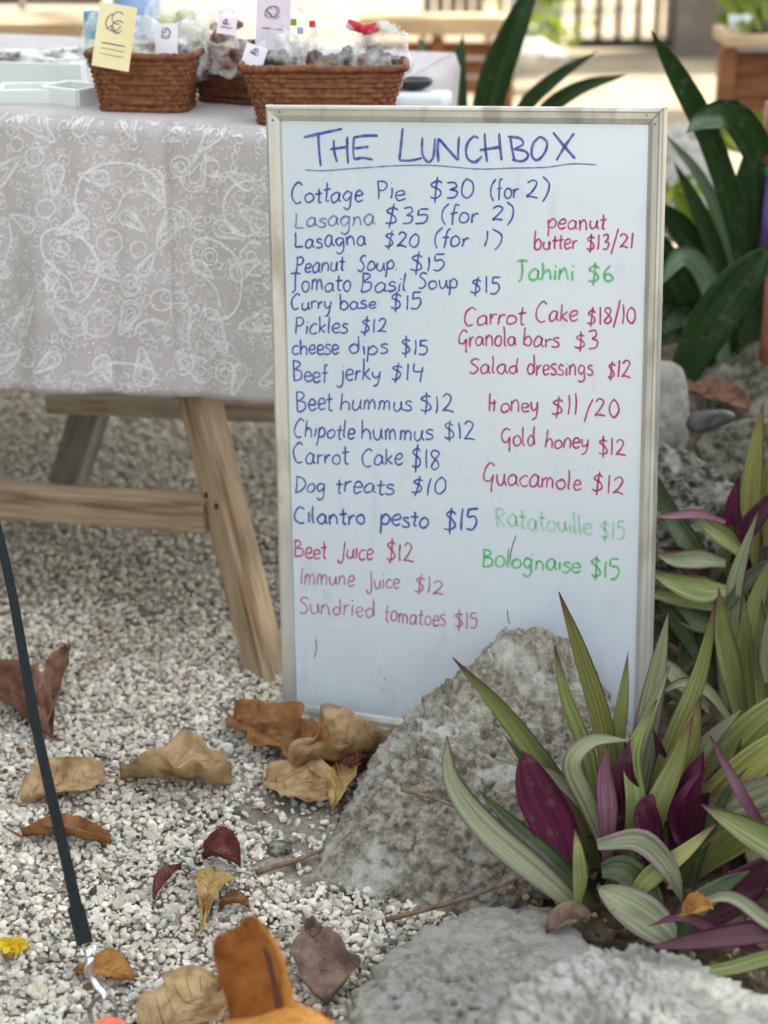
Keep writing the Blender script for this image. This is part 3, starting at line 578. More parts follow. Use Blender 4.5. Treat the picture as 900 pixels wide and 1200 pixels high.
line([('Salad',550,609,437,438),('dressings',617,696,439,440),('$12',711,740,442,443,13)], PK, 'pink line reading Salad dressings $12', xh=11.5)
line([('Honey',572,632,482,483),('$11',646,678,485,486,14),('/20',684,727,488,489,12)], PK, 'pink line reading Honey $11/20', xh=12)
line([('Gold',587,629,521,522),('honey',638,690,524,526),('$12',701,735,533,535,13)], PK, 'pink line reading Gold honey $12', xh=11.5)
line([('Guacamole',565,682,567,574),('$12',693,733,577,579,13)], PK, 'pink line reading Guacamole $12', xh=13)
line([('Ratatouille',581,695,616,627),('$15',703,735,630,634,14)], GF, 'very faded green line reading Ratatouille $15', xh=12.5, wd=.0040)
line([('Bolognaise',564,681,663,671),('$15',692,728,677,681,14)], GN, 'green line reading Bolognaise $15', xh=12, wd=.0038)
mbs = MB()
for s_ in ([(605,627),(600,642),(597,661)], [(370,748),(371,760),(368,771)], [(595,714),(595,722),(597,731)], [(450,795),(452,797)], [(447,806),(449,809)]):
    mbs = MB(); ribbon(mbs, [px2uv(p.x, p.y) for p in catmull([Vector((a, b, 0)) for a, b in s_], 8)], .0018); mbs.build('pen_tick', M['ink_dark'], board)

# ================================================================== TABLE
TH = .83
fa, fb = G(0, 133, TH), G(312, 150, TH)
te = Vector(((fb-fa).x, (fb-fa).y, 0)).normalized(); tn = Vector((-te.y, te.x, 0))     # along edge (right), away from viewer
org = fb.copy(); org.z = TH
SR = .075            # right corner, metres past the board's left edge
def Tt(s, d, z=0): return org+te*s+tn*d+Vector((0, 0, z))
table = empty('trestle_table', Tt(-.6, .4, -TH), 'rough timber trestle table with splayed legs under a patterned cloth', 'table')
Rt = Matrix((te, tn, Vector((0, 0, 1)))).transposed()
mb = MB(); mb.box(Tt(-.935, .39, -.018), (1.98, .74, .026), Rt, bev=.003); mb.build('tabletop', M['wood_h'], table)
def plank(name, a, b, w_, t_, m, side=None, label=None, parent=None):
    a, b = Vector(a), Vector(b); ax = (b-a).normalized(); sd_ = Vector(side) if side is not None else te
    y = (sd_-ax*sd_.dot(ax)).normalized(); z = ax.cross(y)
    rot = Matrix((ax, y, z)).transposed(); mb = MB(); mb.box((0, 0, 0), ((b-a).length, w_, t_), None, bev=.003)
    o = mb.build(name, m, None); o.matrix_world = Matrix.Translation((a+b)/2)@rot.to_4x4()
    p = parent or table; o.parent = p; o.matrix_parent_inverse = Matrix.Translation(-Vector(p.location))
    if label: o['label'] = label
    return o
M['wood_l'] = mat('wood_long', (.25, .175, .105), (.40, .305, .195), rough=.85, scale=16, detail=10, bump=.5, bscale=24, spec=.2, stretch=(.5, 6, 6), c3=(.17, .10, .055), s3=9, bdist=.003)
M['wood_lp'] = mat('wood_long_pale', (.27, .22, .165), (.44, .37, .27), rough=.8, scale=7, detail=8, bump=.4, bscale=24, spec=.2, stretch=(.9, 7, 7), c3=(.22, .12, .06), s3=5, bdist=.003)
# near right leg, splayed towards viewer
la, lb = P(224, 425, 2.845), P(318, 812, 2.56)
lb = lb+(lb-la).normalized()*.0
plank('leg', la, lb, .052, .05, M['wood_l'], side=te*.82-tn*.57, label='front leg slanting down to the foot of the board')
plank('leg', Tt(-1.5, .06, -.05), Tt(-1.62, -.16, -TH+.0), .07, .05, M['wood_l'], side=te)
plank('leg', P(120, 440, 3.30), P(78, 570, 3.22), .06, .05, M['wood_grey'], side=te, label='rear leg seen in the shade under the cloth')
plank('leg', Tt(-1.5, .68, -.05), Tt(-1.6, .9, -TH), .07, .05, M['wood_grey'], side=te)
# low stretcher
ca, cb = P(-260, 568, 3.0), P(246, 602, 2.72)
plank('stretcher', ca, cb, .05, .052, M['wood_l'], side=tn, label='low rail running into the front leg')
plank('cross_rail', P(60, 471, 3.15), P(380, 483, 3.0), .05, .03, M['wood_lp'], side=tn)
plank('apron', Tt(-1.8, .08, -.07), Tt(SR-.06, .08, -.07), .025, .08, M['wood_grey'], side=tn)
for t_, o_ in ((.40, -.010), (.445, .011), (.10, .006)):
    ax = (lb-la).normalized(); yy = (te*.82-tn*.57); yy = (yy-ax*yy.dot(ax)).normalized(); nn = ax.cross(yy).normalized(); nn = nn if nn.y < 0 else -nn
    c = la.lerp(lb, t_)+yy*o_+nn*.025; mb = MB(); mb.tube([c, c+nn*.0018, c+nn*.0026], [.0052, .0050, .003], 12); mb.build('bolt_head', M['steel_dark'], table)
# cloth -------------------------------------------------------------
HD = .385          # drop length
def clothF(s, t):
    """front drop: s metres along the edge (0 at board), t metres down"""
    fold = .006*math.exp(-((s+.158)/.010)**2)-.010*max(0, min(1, (s+.158)/.05))
    wv = .010*math.sin(s*15+.6)*min(1, t/.2)+.006*math.sin(s*37+1+t*3)*min(1, t/.25)+.003*math.sin(s*83+t*5)*min(1, t/.3)+.003*noise.noise(Vector((s*14, t*11, 4)))
    kd = (.414-.070*max(-.9, s))/HD; tz = t if t < .012 else .012+(t-.012)*kd
    y = -.006-(.010*(1-math.cos(min(1, t/.012)*math.pi/2)))
    hem = .003*math.sin(s*13)*(t/HD)
    return Tt(s, y-wv-.01*t+fold, .003-tz+hem if t > .004 else .003-t*.6)
V = []; Fc = []
S0, S1, ns = -1.9, SR, 260
ts = [0, .003, .007, .012]+[.012+(HD-.012)*k/34 for k in range(1, 35)]
ds = [.80*(1-k/16) for k in range(16)]
rows = [('top', d) for d in ds]+[('f', t) for t in ts]
# back drop rows first
for kind, q in [('b', .2), ('b', .1), ('b', .02)]+rows:
    for i in range(ns+1):
        s = S0+(S1-S0)*i/ns
        if kind == 'b': V.append(Tt(s, .815, -q))
        elif kind == 'top': V.append(Tt(s, q, .0025+.0012*noise.noise(Vector((s*9, q*9, 2)))))
        else: V.append(clothF(s, q))
nr = 3+len(rows)
for j in range(nr-1):
    for i in range(ns):
        a = j*(ns+1)+i; Fc.append((a, a+1, a+ns+2, a+ns+1))
# right end drop
base = len(V); nd = 30
for j in range(12):
    t = .3*j/11
    for i in range(nd+1):
        d = -.01+.82*i/nd; V.append(Tt(SR+.004+(.008 if j else -.004)+.008*math.sin(d*22)*min(1, t/.1), d, .0025-t))
for j in range(11):
    for i in range(nd):
        a = base+j*(nd+1)+i; Fc.append((a, a+1, a+nd+2, a+nd+1))
cloth = mesh('tablecloth', V, Fc, M['cloth']); sm = cloth.modifiers.new('so', 'SOLIDIFY'); sm.thickness = .0016; sm.offset = -1
tag(cloth, 'lilac grey paisley tablecloth hanging over the front of the table', 'tablecloth')
def px2st(px, py):
    d = ray(px, py); n = -tn; pl = Tt(0, -.018); s = (pl-EYE).dot(n)/d.dot(n); q = EYE+d*s-org; u = q.dot(te)
    return u, -q.z*HD/(.414-.070*max(-.9, u))
def clothmap(s, t):
    t = max(.001, min(HD-.002, t)); e = 1e-3
    p = clothF(s, t); a = (clothF(s+e, t)-p).cross(clothF(s, t+e)-p).normalized()
    if a.y > 0: a = -a
    return p+a*.0026
pr = MB()
def cl(pts, wd=.0026, n=None): ribbon(pr, [(q.x, q.y) for q in catmull([Vector((a, b, 0)) for a, b in pts], n or 5*len(pts))], wd, map3=clothmap)
def cpx(L_, wd=.0038): cl([px2st(x/2.8125, 130+y/2.8125) for x, y in L_], wd)
def circ(x, y, r, wd=.0026, a0=0, a1=6.28, ry=1):
    n = 14; cl([px2st((x+r*math.cos(a0+(a1-a0)*k/n))/2.8125, 130+(y+ry*r*math.sin(a0+(a1-a0)*k/n))/2.8125) for k in range(n+1)], wd, 30)
cpx([(265,370),(255,290),(280,220),(350,185),(430,185),(500,215),(530,260)], .0042); cpx([(350,375),(385,340),(400,300),(430,275),(480,275),(530,310)], .0042)
cpx([(250,600),(240,560),(170,500),(150,440),(165,405),(210,395),(270,420),(310,470),(325,540),(300,610),(270,640)], .0042)
cpx([(730,650),(715,590),(650,530),(630,470),(650,430),(710,430),(780,475),(810,540),(800,630),(760,680),(690,690),(670,650)], .0045)
cpx([(880,230),(800,240),(755,280),(745,340),(770,395),(820,415),(880,395)], .0045)
cpx([(290,880),(340,850),(430,840),(500,860),(520,890)], .0042); cpx([(40,740),(60,690),(110,640),(130,590)], .004); cpx([(440,750),(460,710),(500,695),(540,710)])
cpx([(20,500),(40,440),(30,380)], .004); cpx([(800,470),(840,435),(880,440)]); cpx([(800,470),(830,530),(880,540)])
for x, y, r in ((215,460,26),(695,485,28),(695,485,15),(815,340,14),(845,480,18),(360,445,42),(360,445,14),(435,580,32),(435,580,12),(600,190,34),(600,190,16),(600,840,34),(600,840,16),(530,630,34),(590,630,28),(610,360,28),(330,710,45),(750,860,34),(750,860,15),(455,465,26),(120,160,30),(700,190,30),(215,610,22),(160,330,30),(100,820,34),(60,120,22)): circ(x, y, r, .003)
def swirl(x, y, r, a0, dirn):
    n = 16; cl([px2st((x+r*(1-k/n*.85)*math.cos(a0+dirn*k/n*7.5))/2.8125, 130+(y+r*(1-k/n*.85)*math.sin(a0+dirn*k/n*7.5))/2.8125) for k in range(n+1)], .0019, 30)
def paisley(x, y, r, a, fl):
    f = lambda X, Y: px2st((x+(X*math.cos(a)-Y*math.sin(a)))/2.8125, 130+(y+(X*math.sin(a)+Y*math.cos(a)))/2.8125)
    for k, wd_ in ((1, .0034), (.78, .0020), (.45, .0024)):
        pts = []
        for i in range(22):
            q = 2*math.pi*i/22+1.2; rr = r*k*(1 if k > .5 else 1); X = rr*.62*math.cos(q); Y = rr*.62*math.sin(q)+rr*.25
            tp = max(0, -math.sin(q))**2.5; Y -= tp*rr*1.0; X = X*(1-.3*tp)+fl*tp*rr*.62
            pts.append(f(X, Y))
        cl(pts+[pts[0]], wd_, 44)
    for i in range(15):
        q = 2*math.pi*i/15; X = r*.86*math.cos(q); Y = r*.86*math.sin(q)+r*.25
        if math.sin(q) < -.35: continue
        cl([f(X, Y), f(X*1.16, (Y-r*.25)*1.16+r*.25)], .0034, 3)
def drop(x, y, r, a):
    pts = []
    for k in range(17):
        q = 2*math.pi*k/16; rr = r*(1+.0*q); X = rr*math.sin(q)*math.sin(q/2)**1.5*1.0; Y = rr*math.cos(q)
        pts.append(px2st((x+X*math.cos(a)-Y*math.sin(a))/2.8125, 130+(y+X*math.sin(a)+Y*math.cos(a))/2.8125))
    cl(pts, .0019, 30)
random.seed(21)
for j in range(6):
    for i in range(8):
        paisley(-220+i*158+(j % 2)*80+random.uniform(-22, 22), 70+j*156+random.uniform(-20, 20), random.uniform(34, 66), random.uniform(0, 6.28), random.choice((-1, 1)))
for k in range(700):
    x, y = random.uniform(-250, 1000), random.uniform(20, 925); r = random.uniform(9, 26)
    random.choice((swirl, swirl, drop))(*((x, y, r, random.uniform(0, 6.28))+((random.choice((-1, 1)),) if False else ()))) if False else (swirl(x, y, r, random.uniform(0, 6.28), random.choice((-1, 1))) if k % 3 else drop(x, y, r, random.uniform(0, 6.28)))
for k in range(1100):
    x, y = random.uniform(-250, 1000), random.uniform(15, 925); r = random.uniform(2.5, 6); a = random.uniform(0, 6.28)
    cl([px2st((x-r*math.cos(a))/2.8125, 130+(y-r*math.sin(a))/2.8125), px2st((x+r*math.cos(a))/2.8125, 130+(y+r*math.sin(a))/2.8125)], random.uniform(.002, .0042), 3)
o = pr.build('paisley_print', M['cloth_print'], cloth); o['kind'] = 'stuff'

# ================================================================== BASKETS AND GOODS
def basket(p, wx, dy, h, yaw, m, label, rows_=11, cols=34):
    """p: centre of the base on the table"""
    b = empty('wicker_basket', p, label, 'basket', 'wicker baskets on the table')
    rt = Matrix.Rotation(yaw, 3, 'Z')
    def rr(q, sx, sy):       # rounded rectangle
        c, s = math.cos(q), math.sin(q); e = .32
        return Vector((sx*math.copysign(abs(c)**e, c), sy*math.copysign(abs(s)**e, s), 0))
    NU, NV = cols*6, rows_*5
    V = []; Fc = []
    for j in range(NV+1):
        v = j/NV
        for i in range(NU):
            u = i/NU; q = 2*math.pi*u; tp = .80+.20*v
            base_ = rr(q, wx/2*tp, dy/2*tp); nrm = Vector((base_.x/(wx*wx), base_.y/(dy*dy), 0)).normalized()
            row = int(v*rows_-1e-6); o = .0016*abs(math.sin(math.pi*v*rows_))*1.4+.0022*math.sin(2*math.pi*u*cols/2*1+math.pi*row)*abs(math.sin(math.pi*v*rows_))
            V.append(p+rt@(base_+nrm*o+Vector((0, 0, .004+v*h))))
    for j in range(NV):
        for i in range(NU): Fc.append((j*NU+i, j*NU+(i+1) % NU, (j+1)*NU+(i+1) % NU, (j+1)*NU+i))
    o = mesh('weave', V, Fc, m, b); sd_ = o.modifiers.new('s', 'SOLIDIFY'); sd_.thickness = .004; sd_.offset = -1
    for nm, zz, r_, tp in (('rim', h+.004, .0055, 1.01), ('base_ring', .006, .005, .80)):
        mb = MB(); n = 90; pts = []
        for i in range(n+1):
            q = 2*math.pi*i/n; pts.append(p+rt@(rr(q, wx/2*tp, dy/2*tp)+Vector((0, 0, zz+.0012*math.sin(q*34)))))
        mb.tube(pts, r_, 8, cap=False); mb.build(nm, m, b, True)
    mb = MB(); V = [p+rt@(rr(2*math.pi*i/40, wx/2*.79, dy/2*.79)+Vector((0, 0, .005))) for i in range(40)]
    mb.add(V, [tuple(range(40))]); mb.build('floor', m, b)
    return b
ang = math.atan2(te.y, te.x)
b1c = G(160, 133, TH+.003)+tn*.045; basket(b1c, .164, .105, .082, ang+.16, M['wick'], 'reddish brown wicker basket at left with a yellow card on it')
b2c = G(270, 126, TH+.003)+tn*.06; basket(b2c, .155, .10, .080, ang-.12, M['wick_dark'], 'darker wicker basket squeezed between the other two')
b3c = G(369, 149, TH+.003)+tn*.045; basket(b3c, .238, .10, .080, ang+.30, M['wick'], 'wide wicker basket partly hidden behind the top of the board')
def bag(c, sz, m_in, label, seed, lean=0, yaw=0, cat='snack bag', group='clear bags of snacks in the baskets', film='plastic', neck=True, fill=.55):
    c = Vector(c); b = empty('snack_bag', c, label, cat, group)
    rt = Matrix.Rotation(ang+yaw, 3, 'Z')@Matrix.Rotation(lean, 3, 'Y')
    V0, F0 = ico(4); V = []
    for v in V0:
        p = Vector(v); k = 1-.18*p.z; x = math.copysign(abs(p.x)**.7, p.x)*sz[0]/2*(k if p.z < .4 else k*.92); y = math.copysign(abs(p.y)**.8, p.y)*sz[1]/2*(1-.55*max(0, p.z))
        z = p.z*sz[2]/2; q = Vector((x, y, z)); o = noise.noise(p*2.3+Vector((seed, 0, 0)))*.012+(.5-abs(noise.noise(p*3.3+Vector((seed, 3, 0)))))*.008+(.5-abs(noise.noise(Vector((p.x*7, p.y*7, p.z*2.5))+Vector((seed, 5, 0)))))*.005
        V.append(c+rt@(q+p*o+Vector((0, 0, sz[2]/2))))
    mesh('film', V, [tuple(f) for f in F0.tolist()], M[film], b)
    mb = MB(); random.seed(seed)
    V1, F1 = ico(1)
    for k in range(10):
        o = Vector((random.uniform(-.33, .33)*sz[0], random.uniform(-.25, .25)*sz[1], random.uniform(.08, fill)*sz[2])); r = random.uniform(.14, .24)*min(sz[0], sz[2])
        mb.add([c+rt@(o+Vector((v[0]*r, v[1]*r*.8, v[2]*r*.7))) for v in V1], [tuple(f) for f in F1.tolist()])
    mb.build('contents', m_in, b, True)
    if neck:
        mb = MB(); n = 12; top = c+rt@Vector((0, 0, sz[2]*.97)); V = []
        for j in range(4):
            for i in range(n+1):
                a = (i/n-.5)*1.9; rr_ = sz[0]*.14+sz[0]*.20*j/3; V.append(top+rt@Vector((math.sin(a)*rr_, .004*math.sin(i*2.6)*j, math.cos(a)*rr_*.8-sz[0]*.14)))
        mb.add(V, [(j*(n+1)+i, j*(n+1)+i+1, (j+1)*(n+1)+i+1, (j+1)*(n+1)+i) for j in range(3) for i in range(n)]); mb.build('gathered_top', M[film], b)
    return b
def card(c, w_, h_, m, label, tilt=0, back=.0, yaw=0, art=True, lines=3):
    c = Vector(c); o = empty('label_card', c, label, 'label card')
    rt = Matrix.Rotation(ang+yaw, 3, 'Z')@Matrix.Rotation(-back, 3, 'X')@Matrix.Rotation(tilt, 3, 'Y')
    mb = MB(); mb.box(c, (w_, .0012, h_), rt, bev=.0004); mb.build('card', m, o)
    mp = lambda u, v: c+rt@Vector((u, -.0011, v))
    pr_ = MB(); random.seed(int(abs(c.x)*1000))
    if art:      # loosely sketched round emblem
        for k in range(3):
            q0 = random.uniform(0, 6); rr_ = h_*random.uniform(.09, .15); ox, oz = random.uniform(-.12, .12)*w_, h_*(.2+random.uniform(-.06, .08))
            ribbon(pr_, [(ox+rr_*math.cos(q0+t*.32)*.9, oz+rr_*math.sin(q0+t*.32)*(1.1-.03*t)) for t in range(15)], .0018, map3=mp)
        ribbon(pr_, [(-.25*w_, .1*h_), (-.1*w_, .16*h_), (.05*w_, .06*h_), (.2*w_, .12*h_)], .0020, map3=mp)
    for k in range(lines):
        zz = -h_*(.12+.085*k); ribbon(pr_, [(-w_*.32+w_*.64*t/8, zz+random.uniform(-.0006, .0006)) for t in range(9)], .0022 if k == 0 else .0011, map3=mp)
    pr_.build('print', M['print'], o)
    return o
zt = TH
B1 = lambda x, z: P(x, z, b1c.y+.005); B2 = lambda x, z: P(x, z, b2c.y); B3 = lambda x, z: P(x, z, b3c.y)
bag(P(118, 92, 2.90), (.045, .05, .10), M['pale_food'], 'pale blue packet standing at the left end of the first basket', 3, film='plastic_thin', neck=False)
mb = MB(); mb.box(P(112, 45, 2.92), (.03, .02, .085), Rt, bev=.004); tag(mb.build('blue_carton', M['blue'], smooth=True), 'slim blue carton behind the yellow card', 'carton')
card(P(134, 43, 2.77), .058, .093, M['card_yellow'], 'yellow printed card hooked over the rim of the left basket', tilt=.14, back=.18, yaw=.1)
bag(P(165, 100, 2.90), (.07, .06, .10), M['pale_food'], 'clear bag of pale food behind the yellow card', 5, lean=.1)
bag(P(205, 98, 2.88), (.075, .06, .095), M['dark_food'], 'clear bag at the right end of the left basket', 8, lean=.35)
card(P(195, 48, 2.83), .036, .052, M['card_white'], 'white label on the clear bag in the left basket', tilt=-.05, back=.2, lines=0)
bag(P(236, 96, 2.97), (.085, .06, .13), M['pale_food'], 'large clear bag with a green tint leaning right of the left basket', 11, lean=.25)
bag(P(208, 60, 3.02), (.09, .05, .10), M['pale_food'], 'crumpled clear bag with yellow green contents at the back', 13, lean=-.1, film='plastic_thin')
bag(P(264, 88, 2.86), (.06, .05, .098), M['cookie'], 'clear bag of brown cookies in the middle basket', 14, lean=.05, film='plastic_thin', fill=.8)
card(P(266, 30, 2.82), .030, .026, M['card_lilac'], 'small lilac label on the bag of cookies', tilt=.1, back=.3, lines=1)
card(P(320, 26, 2.78), .056, .080, M['card_lilac'], 'lilac printed card standing over the wide basket', tilt=.02, back=.1, yaw=-.1, lines=1)
card(P(298, 66, 2.735), .034, .032, M['card_white'], 'small white torn label at the left corner of the wide basket', tilt=.25, back=.3, lines=0)
bag(P(330, 98, 2.76), (.06, .05, .080), M['dark_food'], 'clear bag of dark sweets under the lilac card', 17, neck=False)
bag(P(352, 100, 2.84), (.065, .055, .115), M['pale_food'], 'clear bag with red and green specks in the wide basket', 19, lean=-.05)
bag(P(388, 100, 2.79), (.075, .055, .105), M['dark_food'], 'shiny clear bag in the middle of the wide basket', 23, lean=.05)
bag(P(432, 102, 2.80), (.085, .055, .095), M['dark_food'], 'clear bag of dark treats at the right end of the wide basket', 27, lean=.4)
bow = empty('red_bow', P(425, 32, 2.80), 'red ribbon bow tied on a clear bag', 'bow')
for dx, r_ in ((-10, .3), (8, -.25)):
    mb = MB(); mb.box(P(426+dx, 32+dx*.15, 2.80), (.026, .012, .015), Matrix.Rotation(r_, 3, 'Y'), bev=.004); mb.build('loop', M['red'], bow, True)
mb = MB(); mb.box(P(425, 33, 2.795), (.010, .014, .012), None, bev=.003); mb.build('knot', M['red'], bow, True)
for q_, m_, nm in ((( 352, 30), 'blue_pale', 'small blue sticker on a clear bag in the wide basket'), ((344, 20), 'lf_yg', 'small green sticker on a clear bag in the wide basket'), ((366, 22), 'red', 'small red sticker on a clear bag in the wide basket')):
    mb = MB(); mb.box(P(q_[0], q_[1]+6, 2.795), (.010, .0012, .010), Rt, bev=.0004); tag(mb.build('sticker', M[m_]), nm, 'sticker')
# trays at left end of the table
def tray(p, wx, dy, h, yaw, label, food):
    o = empty('food_tray', p, label, 'tray', 'plastic trays stacked on the table'); rt = Matrix.Rotation(yaw, 3, 'Z')
    mb = MB(); mb.box(p+Vector((0, 0, .003)), (wx, dy, .004), rt, bev=.0015)
    for sx, sy, lx, ly in ((1, 0, .005, dy), (-1, 0, .005, dy), (0, 1, wx, .005), (0, -1, wx, .005)):
        mb.box(p+rt@Vector((sx*(wx/2), sy*(dy/2), h/2)), (lx+.002*abs(sx), ly+.003*abs(sy), h), rt, bev=.0012)
    mb.build('box', M['tray'], o)
    if food:
        mb = MB(); V1, F1 = ico(1); random.seed(int(wx*1e4))
        for k in range(22):
            c = p+rt@Vector((random.uniform(-.4, .4)*wx, random.uniform(-.4, .4)*dy, h*.8)); r = random.uniform(.008, .016)
            mb.add([c+Vector(v)*r for v in V1], [tuple(f) for f in F1.tolist()])
        mb.build('food', M['dark_food'], o, True)
        V = []; n = 12
        for j in range(n+1):
            for i in range(n+1):
                u, v = i/n-.5, j/n-.5; V.append(p+rt@Vector((u*wx*.98, v*dy*.98, h+.012*(1-4*u*u)*(1-4*v*v)+.004*noise.noise(Vector((u*9, v*9, wx*99))))))
        mesh('film', V, [(j*(n+1)+i, j*(n+1)+i+1, (j+1)*(n+1)+i+1, (j+1)*(n+1)+i) for j in range(n) for i in range(n)], M['plastic_thin'], o)
    return o
tray(G(20, 122, TH+.003)+tn*.04, .085, .07, .022, ang+.35, 'small white tray at the left edge of the table', False)
tray(G(74, 124, TH+.003)+tn*.04, .075, .065, .026, ang-.3, 'small white tray beside the left basket', False)
tray(G(20, 96, TH+.003)+tn*.05, .22, .13, .035, ang+.1, 'wide tray of dark food wrapped in clear film', True)
tray(G(75, 92, TH+.003)+tn*.02, .10, .12, .040, ang-.5, 'white tray tilted behind the small trays', False)
# things at right end
sc_ = empty('kitchen_scale', G(484, 122, TH+.004), 'dark round dish on a folded white cloth behind the board', 'dish')
mb = MB(); c0 = P(486, 103, 3.1); n = 28; pf = [(0, 0), (.020, 0), (.029, .006), (.031, .013), (.029, .015), (.024, .010), (0, .009)]
V = [c0+Vector((r*math.cos(2*math.pi*i/n), r*math.sin(2*math.pi*i/n)*.9, z)) for r, z in pf for i in range(n)]
mb.add(V, [(j*n+i, j*n+(i+1) % n, (j+1)*n+(i+1) % n, (j+1)*n+i) for j in range(len(pf)-1) for i in range(n)]); mb.build('bowl', M['black'], sc_, True)
sc_.name = 'dark_dish'
mb = MB(); mb.box(P(496, 124, 3.08)+Vector((0, 0, .010)), (.085, .07, .026), Rt, bev=.008); tag(mb.build('folded_cloth', M['white_cloth'], smooth=True), 'folded bluish white cloth at the right end of the table', 'cloth')

# ================================================================== LEAVES
def prof_w(t, shape):
    if shape == 'lance': return max(.0, (min(1, .45+t*1.6) if t < .35 else 1)*(1-max(0, (t-.35)/.65)**1.9))
    if shape == 'strap': return (.65+.35*min(1, t*3))*(1-max(0, (t-.55)/.45)**2.2)
    return max(0, math.sin(math.pi*min(1, max(0, t)))**.7)
def leaf(name, pts, wd, parent, mt, mu, fold=.28, roll=0.0, shape='lance', n=18, label=None, thick=.0007, twist=0.0):
    c = catmull(pts, n); nc = 7; V = []; UV = []
    for i, p in enumerate(c):
        t = i/(n-1); tg = (c[min(i+1, n-1)]-c[max(i-1, 0)]).normalized(); vw = (EYE-p).normalized()
        sd_ = tg.cross(vw)
        sd_ = sd_.normalized() if sd_.length > 1e-4 else Vector((1, 0, 0))
        sd_ = Matrix.Rotation(roll+twist*(t-.5), 3, tg)@sd_; nm = sd_.cross(tg).normalized()
        if nm.dot(vw) < 0 and abs(roll) < 1.4: nm = -nm
        wv = prof_w(t, shape)*wd/2
        for k in range(nc):
            u = -1+2*k/(nc-1); V.append(p+sd_*u*wv*(1-.25*fold*abs(u))+nm*(fold*abs(u)**1.4*wv+.03*wd*math.sin(t*9+u*2+p.x*40))); UV.append((k/(nc-1), t))
    m_ = len(V); nrm = []
    for i in range(n):
        for k in range(nc):
            a = V[min(i+1, n-1)*nc+k]-V[max(i-1, 0)*nc+k]; b = V[i*nc+min(k+1, nc-1)]-V[i*nc+max(k-1, 0)]; q = a.cross(b)
            nrm.append(q.normalized() if q.length > 1e-9 else Vector((0, 0, 1)))
    vw = (EYE-c[n//2]).normalized(); sg = 1 if sum((q.dot(vw) for q in nrm[nc*4:nc*(n-4)]), 0) > 0 else -1
    if abs(roll) >= 1.4: sg = 1
    V2 = [v-sg*q*thick for v, q in zip(V, nrm)]
    Fc, mi = [], []
    for i in range(n-1):
        for k in range(nc-1):
            a = i*nc+k; f = (a, a+1, a+nc+1, a+nc)
            Fc.append(f if sg < 0 else f[::-1]); mi.append(0)
            g = tuple(x+m_ for x in f); Fc.append(g[::-1] if sg < 0 else g); mi.append(1)
        for k in (0, nc-1):
            a = i*nc+k; Fc.append((a, a+nc, a+nc+m_, a+m_)); mi.append(1)
    o = mesh(name, V+V2, Fc, [mt, mu], parent, True, mi)
    uvl = o.data.uv_layers.new(name='UVMap'); UV2 = UV+UV
    for l in o.data.loops: uvl.data[l.index].uv = UV2[l.vertex_index]
    if label: o['label'] = label
    return o
def lf(plant, pix, wpx, mt='lf_green', mu='lf_under', **k):
    """pix: (px, py, Y) from base to tip"""
    pts = [P(*q) for q in pix]; sc = depth(pts[len(pts)//2])/F
    return leaf('leaf', pts, wpx*sc, plant, M[mt], M[mu], **k)
# ---- front oyster plant
op = empty('oyster_plant', G(735, 1085, 0), 'oyster plant with green and magenta blades growing over the boulder', 'plant')
Y0 = 1.92
def F1(pix, w_, mt='lf_green', mu='lf_under', **k): return lf(op, pix, w_, mt, mu, **k)
# far layer
F1([(800,1000,2.02),(850,900,2.02),(905,838,2.0),(960,800,1.98)], 60, 'lf_green')
F1([(800,1010,1.98),(840,940,1.97),(900,880,1.95),(950,850,1.95)], 50, 'lf_olive')
F1([(770,1020,1.98),(830,960,1.96),(900,925,1.93),(950,905,1.9)], 44, 'lf_grey')
F1([(790,1040,1.95),(850,990,1.93),(905,965,1.9),(960,950,1.9)], 40, 'lf_olive')
F1([(735,1000,1.98),(750,900,1.99),(768,800,2.0),(783,718,1.99)], 36, 'lf_grey', fold=.35)
F1([(745,1000,1.96),(785,880,1.98),(820,790,1.99),(840,700,1.98)], 27, 'lf_green')
F1([(740,1000,1.95),(742,900,1.97),(760,840,1.97),(785,780,1.97)], 26, 'lf_grey')
F1([(770,1020,1.95),(778,940,1.96),(806,870,1.96),(821,815,1.96)], 40, 'lf_olive')
F1([(790,960,1.98),(800,910,1.99),(830,870,1.99),(870,830,1.99)], 30, 'lf_grey')
F1([(720,960,1.98),(722,880,2.0),(730,820,2.0),(736,764,2.0)], 19, 'lf_green')
F1([(720,980,1.98),(708,860,2.0),(682,770,2.0),(655,694,1.99)], 27, 'lf_olive', fold=.35)
F1([(705,980,1.98),(690,890,1.99),(664,820,2.0),(650,757,2.0)], 21, 'lf_green')
F1([(700,1010,1.95),(655,925,1.96),(592,838,1.96),(531,771,1.95)], 30, 'lf_green', fold=.35)
F1([(690,1020,1.93),(650,960,1.96),(620,900,1.98),(590,860,1.99)], 18, 'lf_deep')
# middle layer
F1([(715,1010,1.93),(690,950,1.93),(640,905,1.94),(580,890,1.95)], 20, 'lf_grey')
F1([(720,1020,1.9),(690,945,1.9),(670,895,1.9),(695,868,1.91),(740,868,1.92)], 26, 'lf_grey', fold=.15)
F1([(730,1030,1.9),(745,950,1.9),(742,880,1.92),(770,820,1.93)], 26, 'lf_green')
F1([(760,1030,1.9),(765,960,1.9),(790,900,1.92),(812,840,1.93)], 30, 'lf_olive')
F1([(735,985,1.9),(735,940,1.91),(730,905,1.91),(738,868,1.92)], 38, 'lf_mag', 'lf_mag', label='dark magenta upright blade')
F1([(712,1010,1.885),(712,950,1.885),(709,910,1.89),(711,876,1.89)], 26, 'lf_lilac', 'lf_mag', label='lilac pink blade')
F1([(672,1040,1.87),(655,980,1.88),(628,925,1.88),(612,880,1.88)], 58, 'lf_mag', 'lf_mag', shape='oval', label='broad magenta underside of a blade')
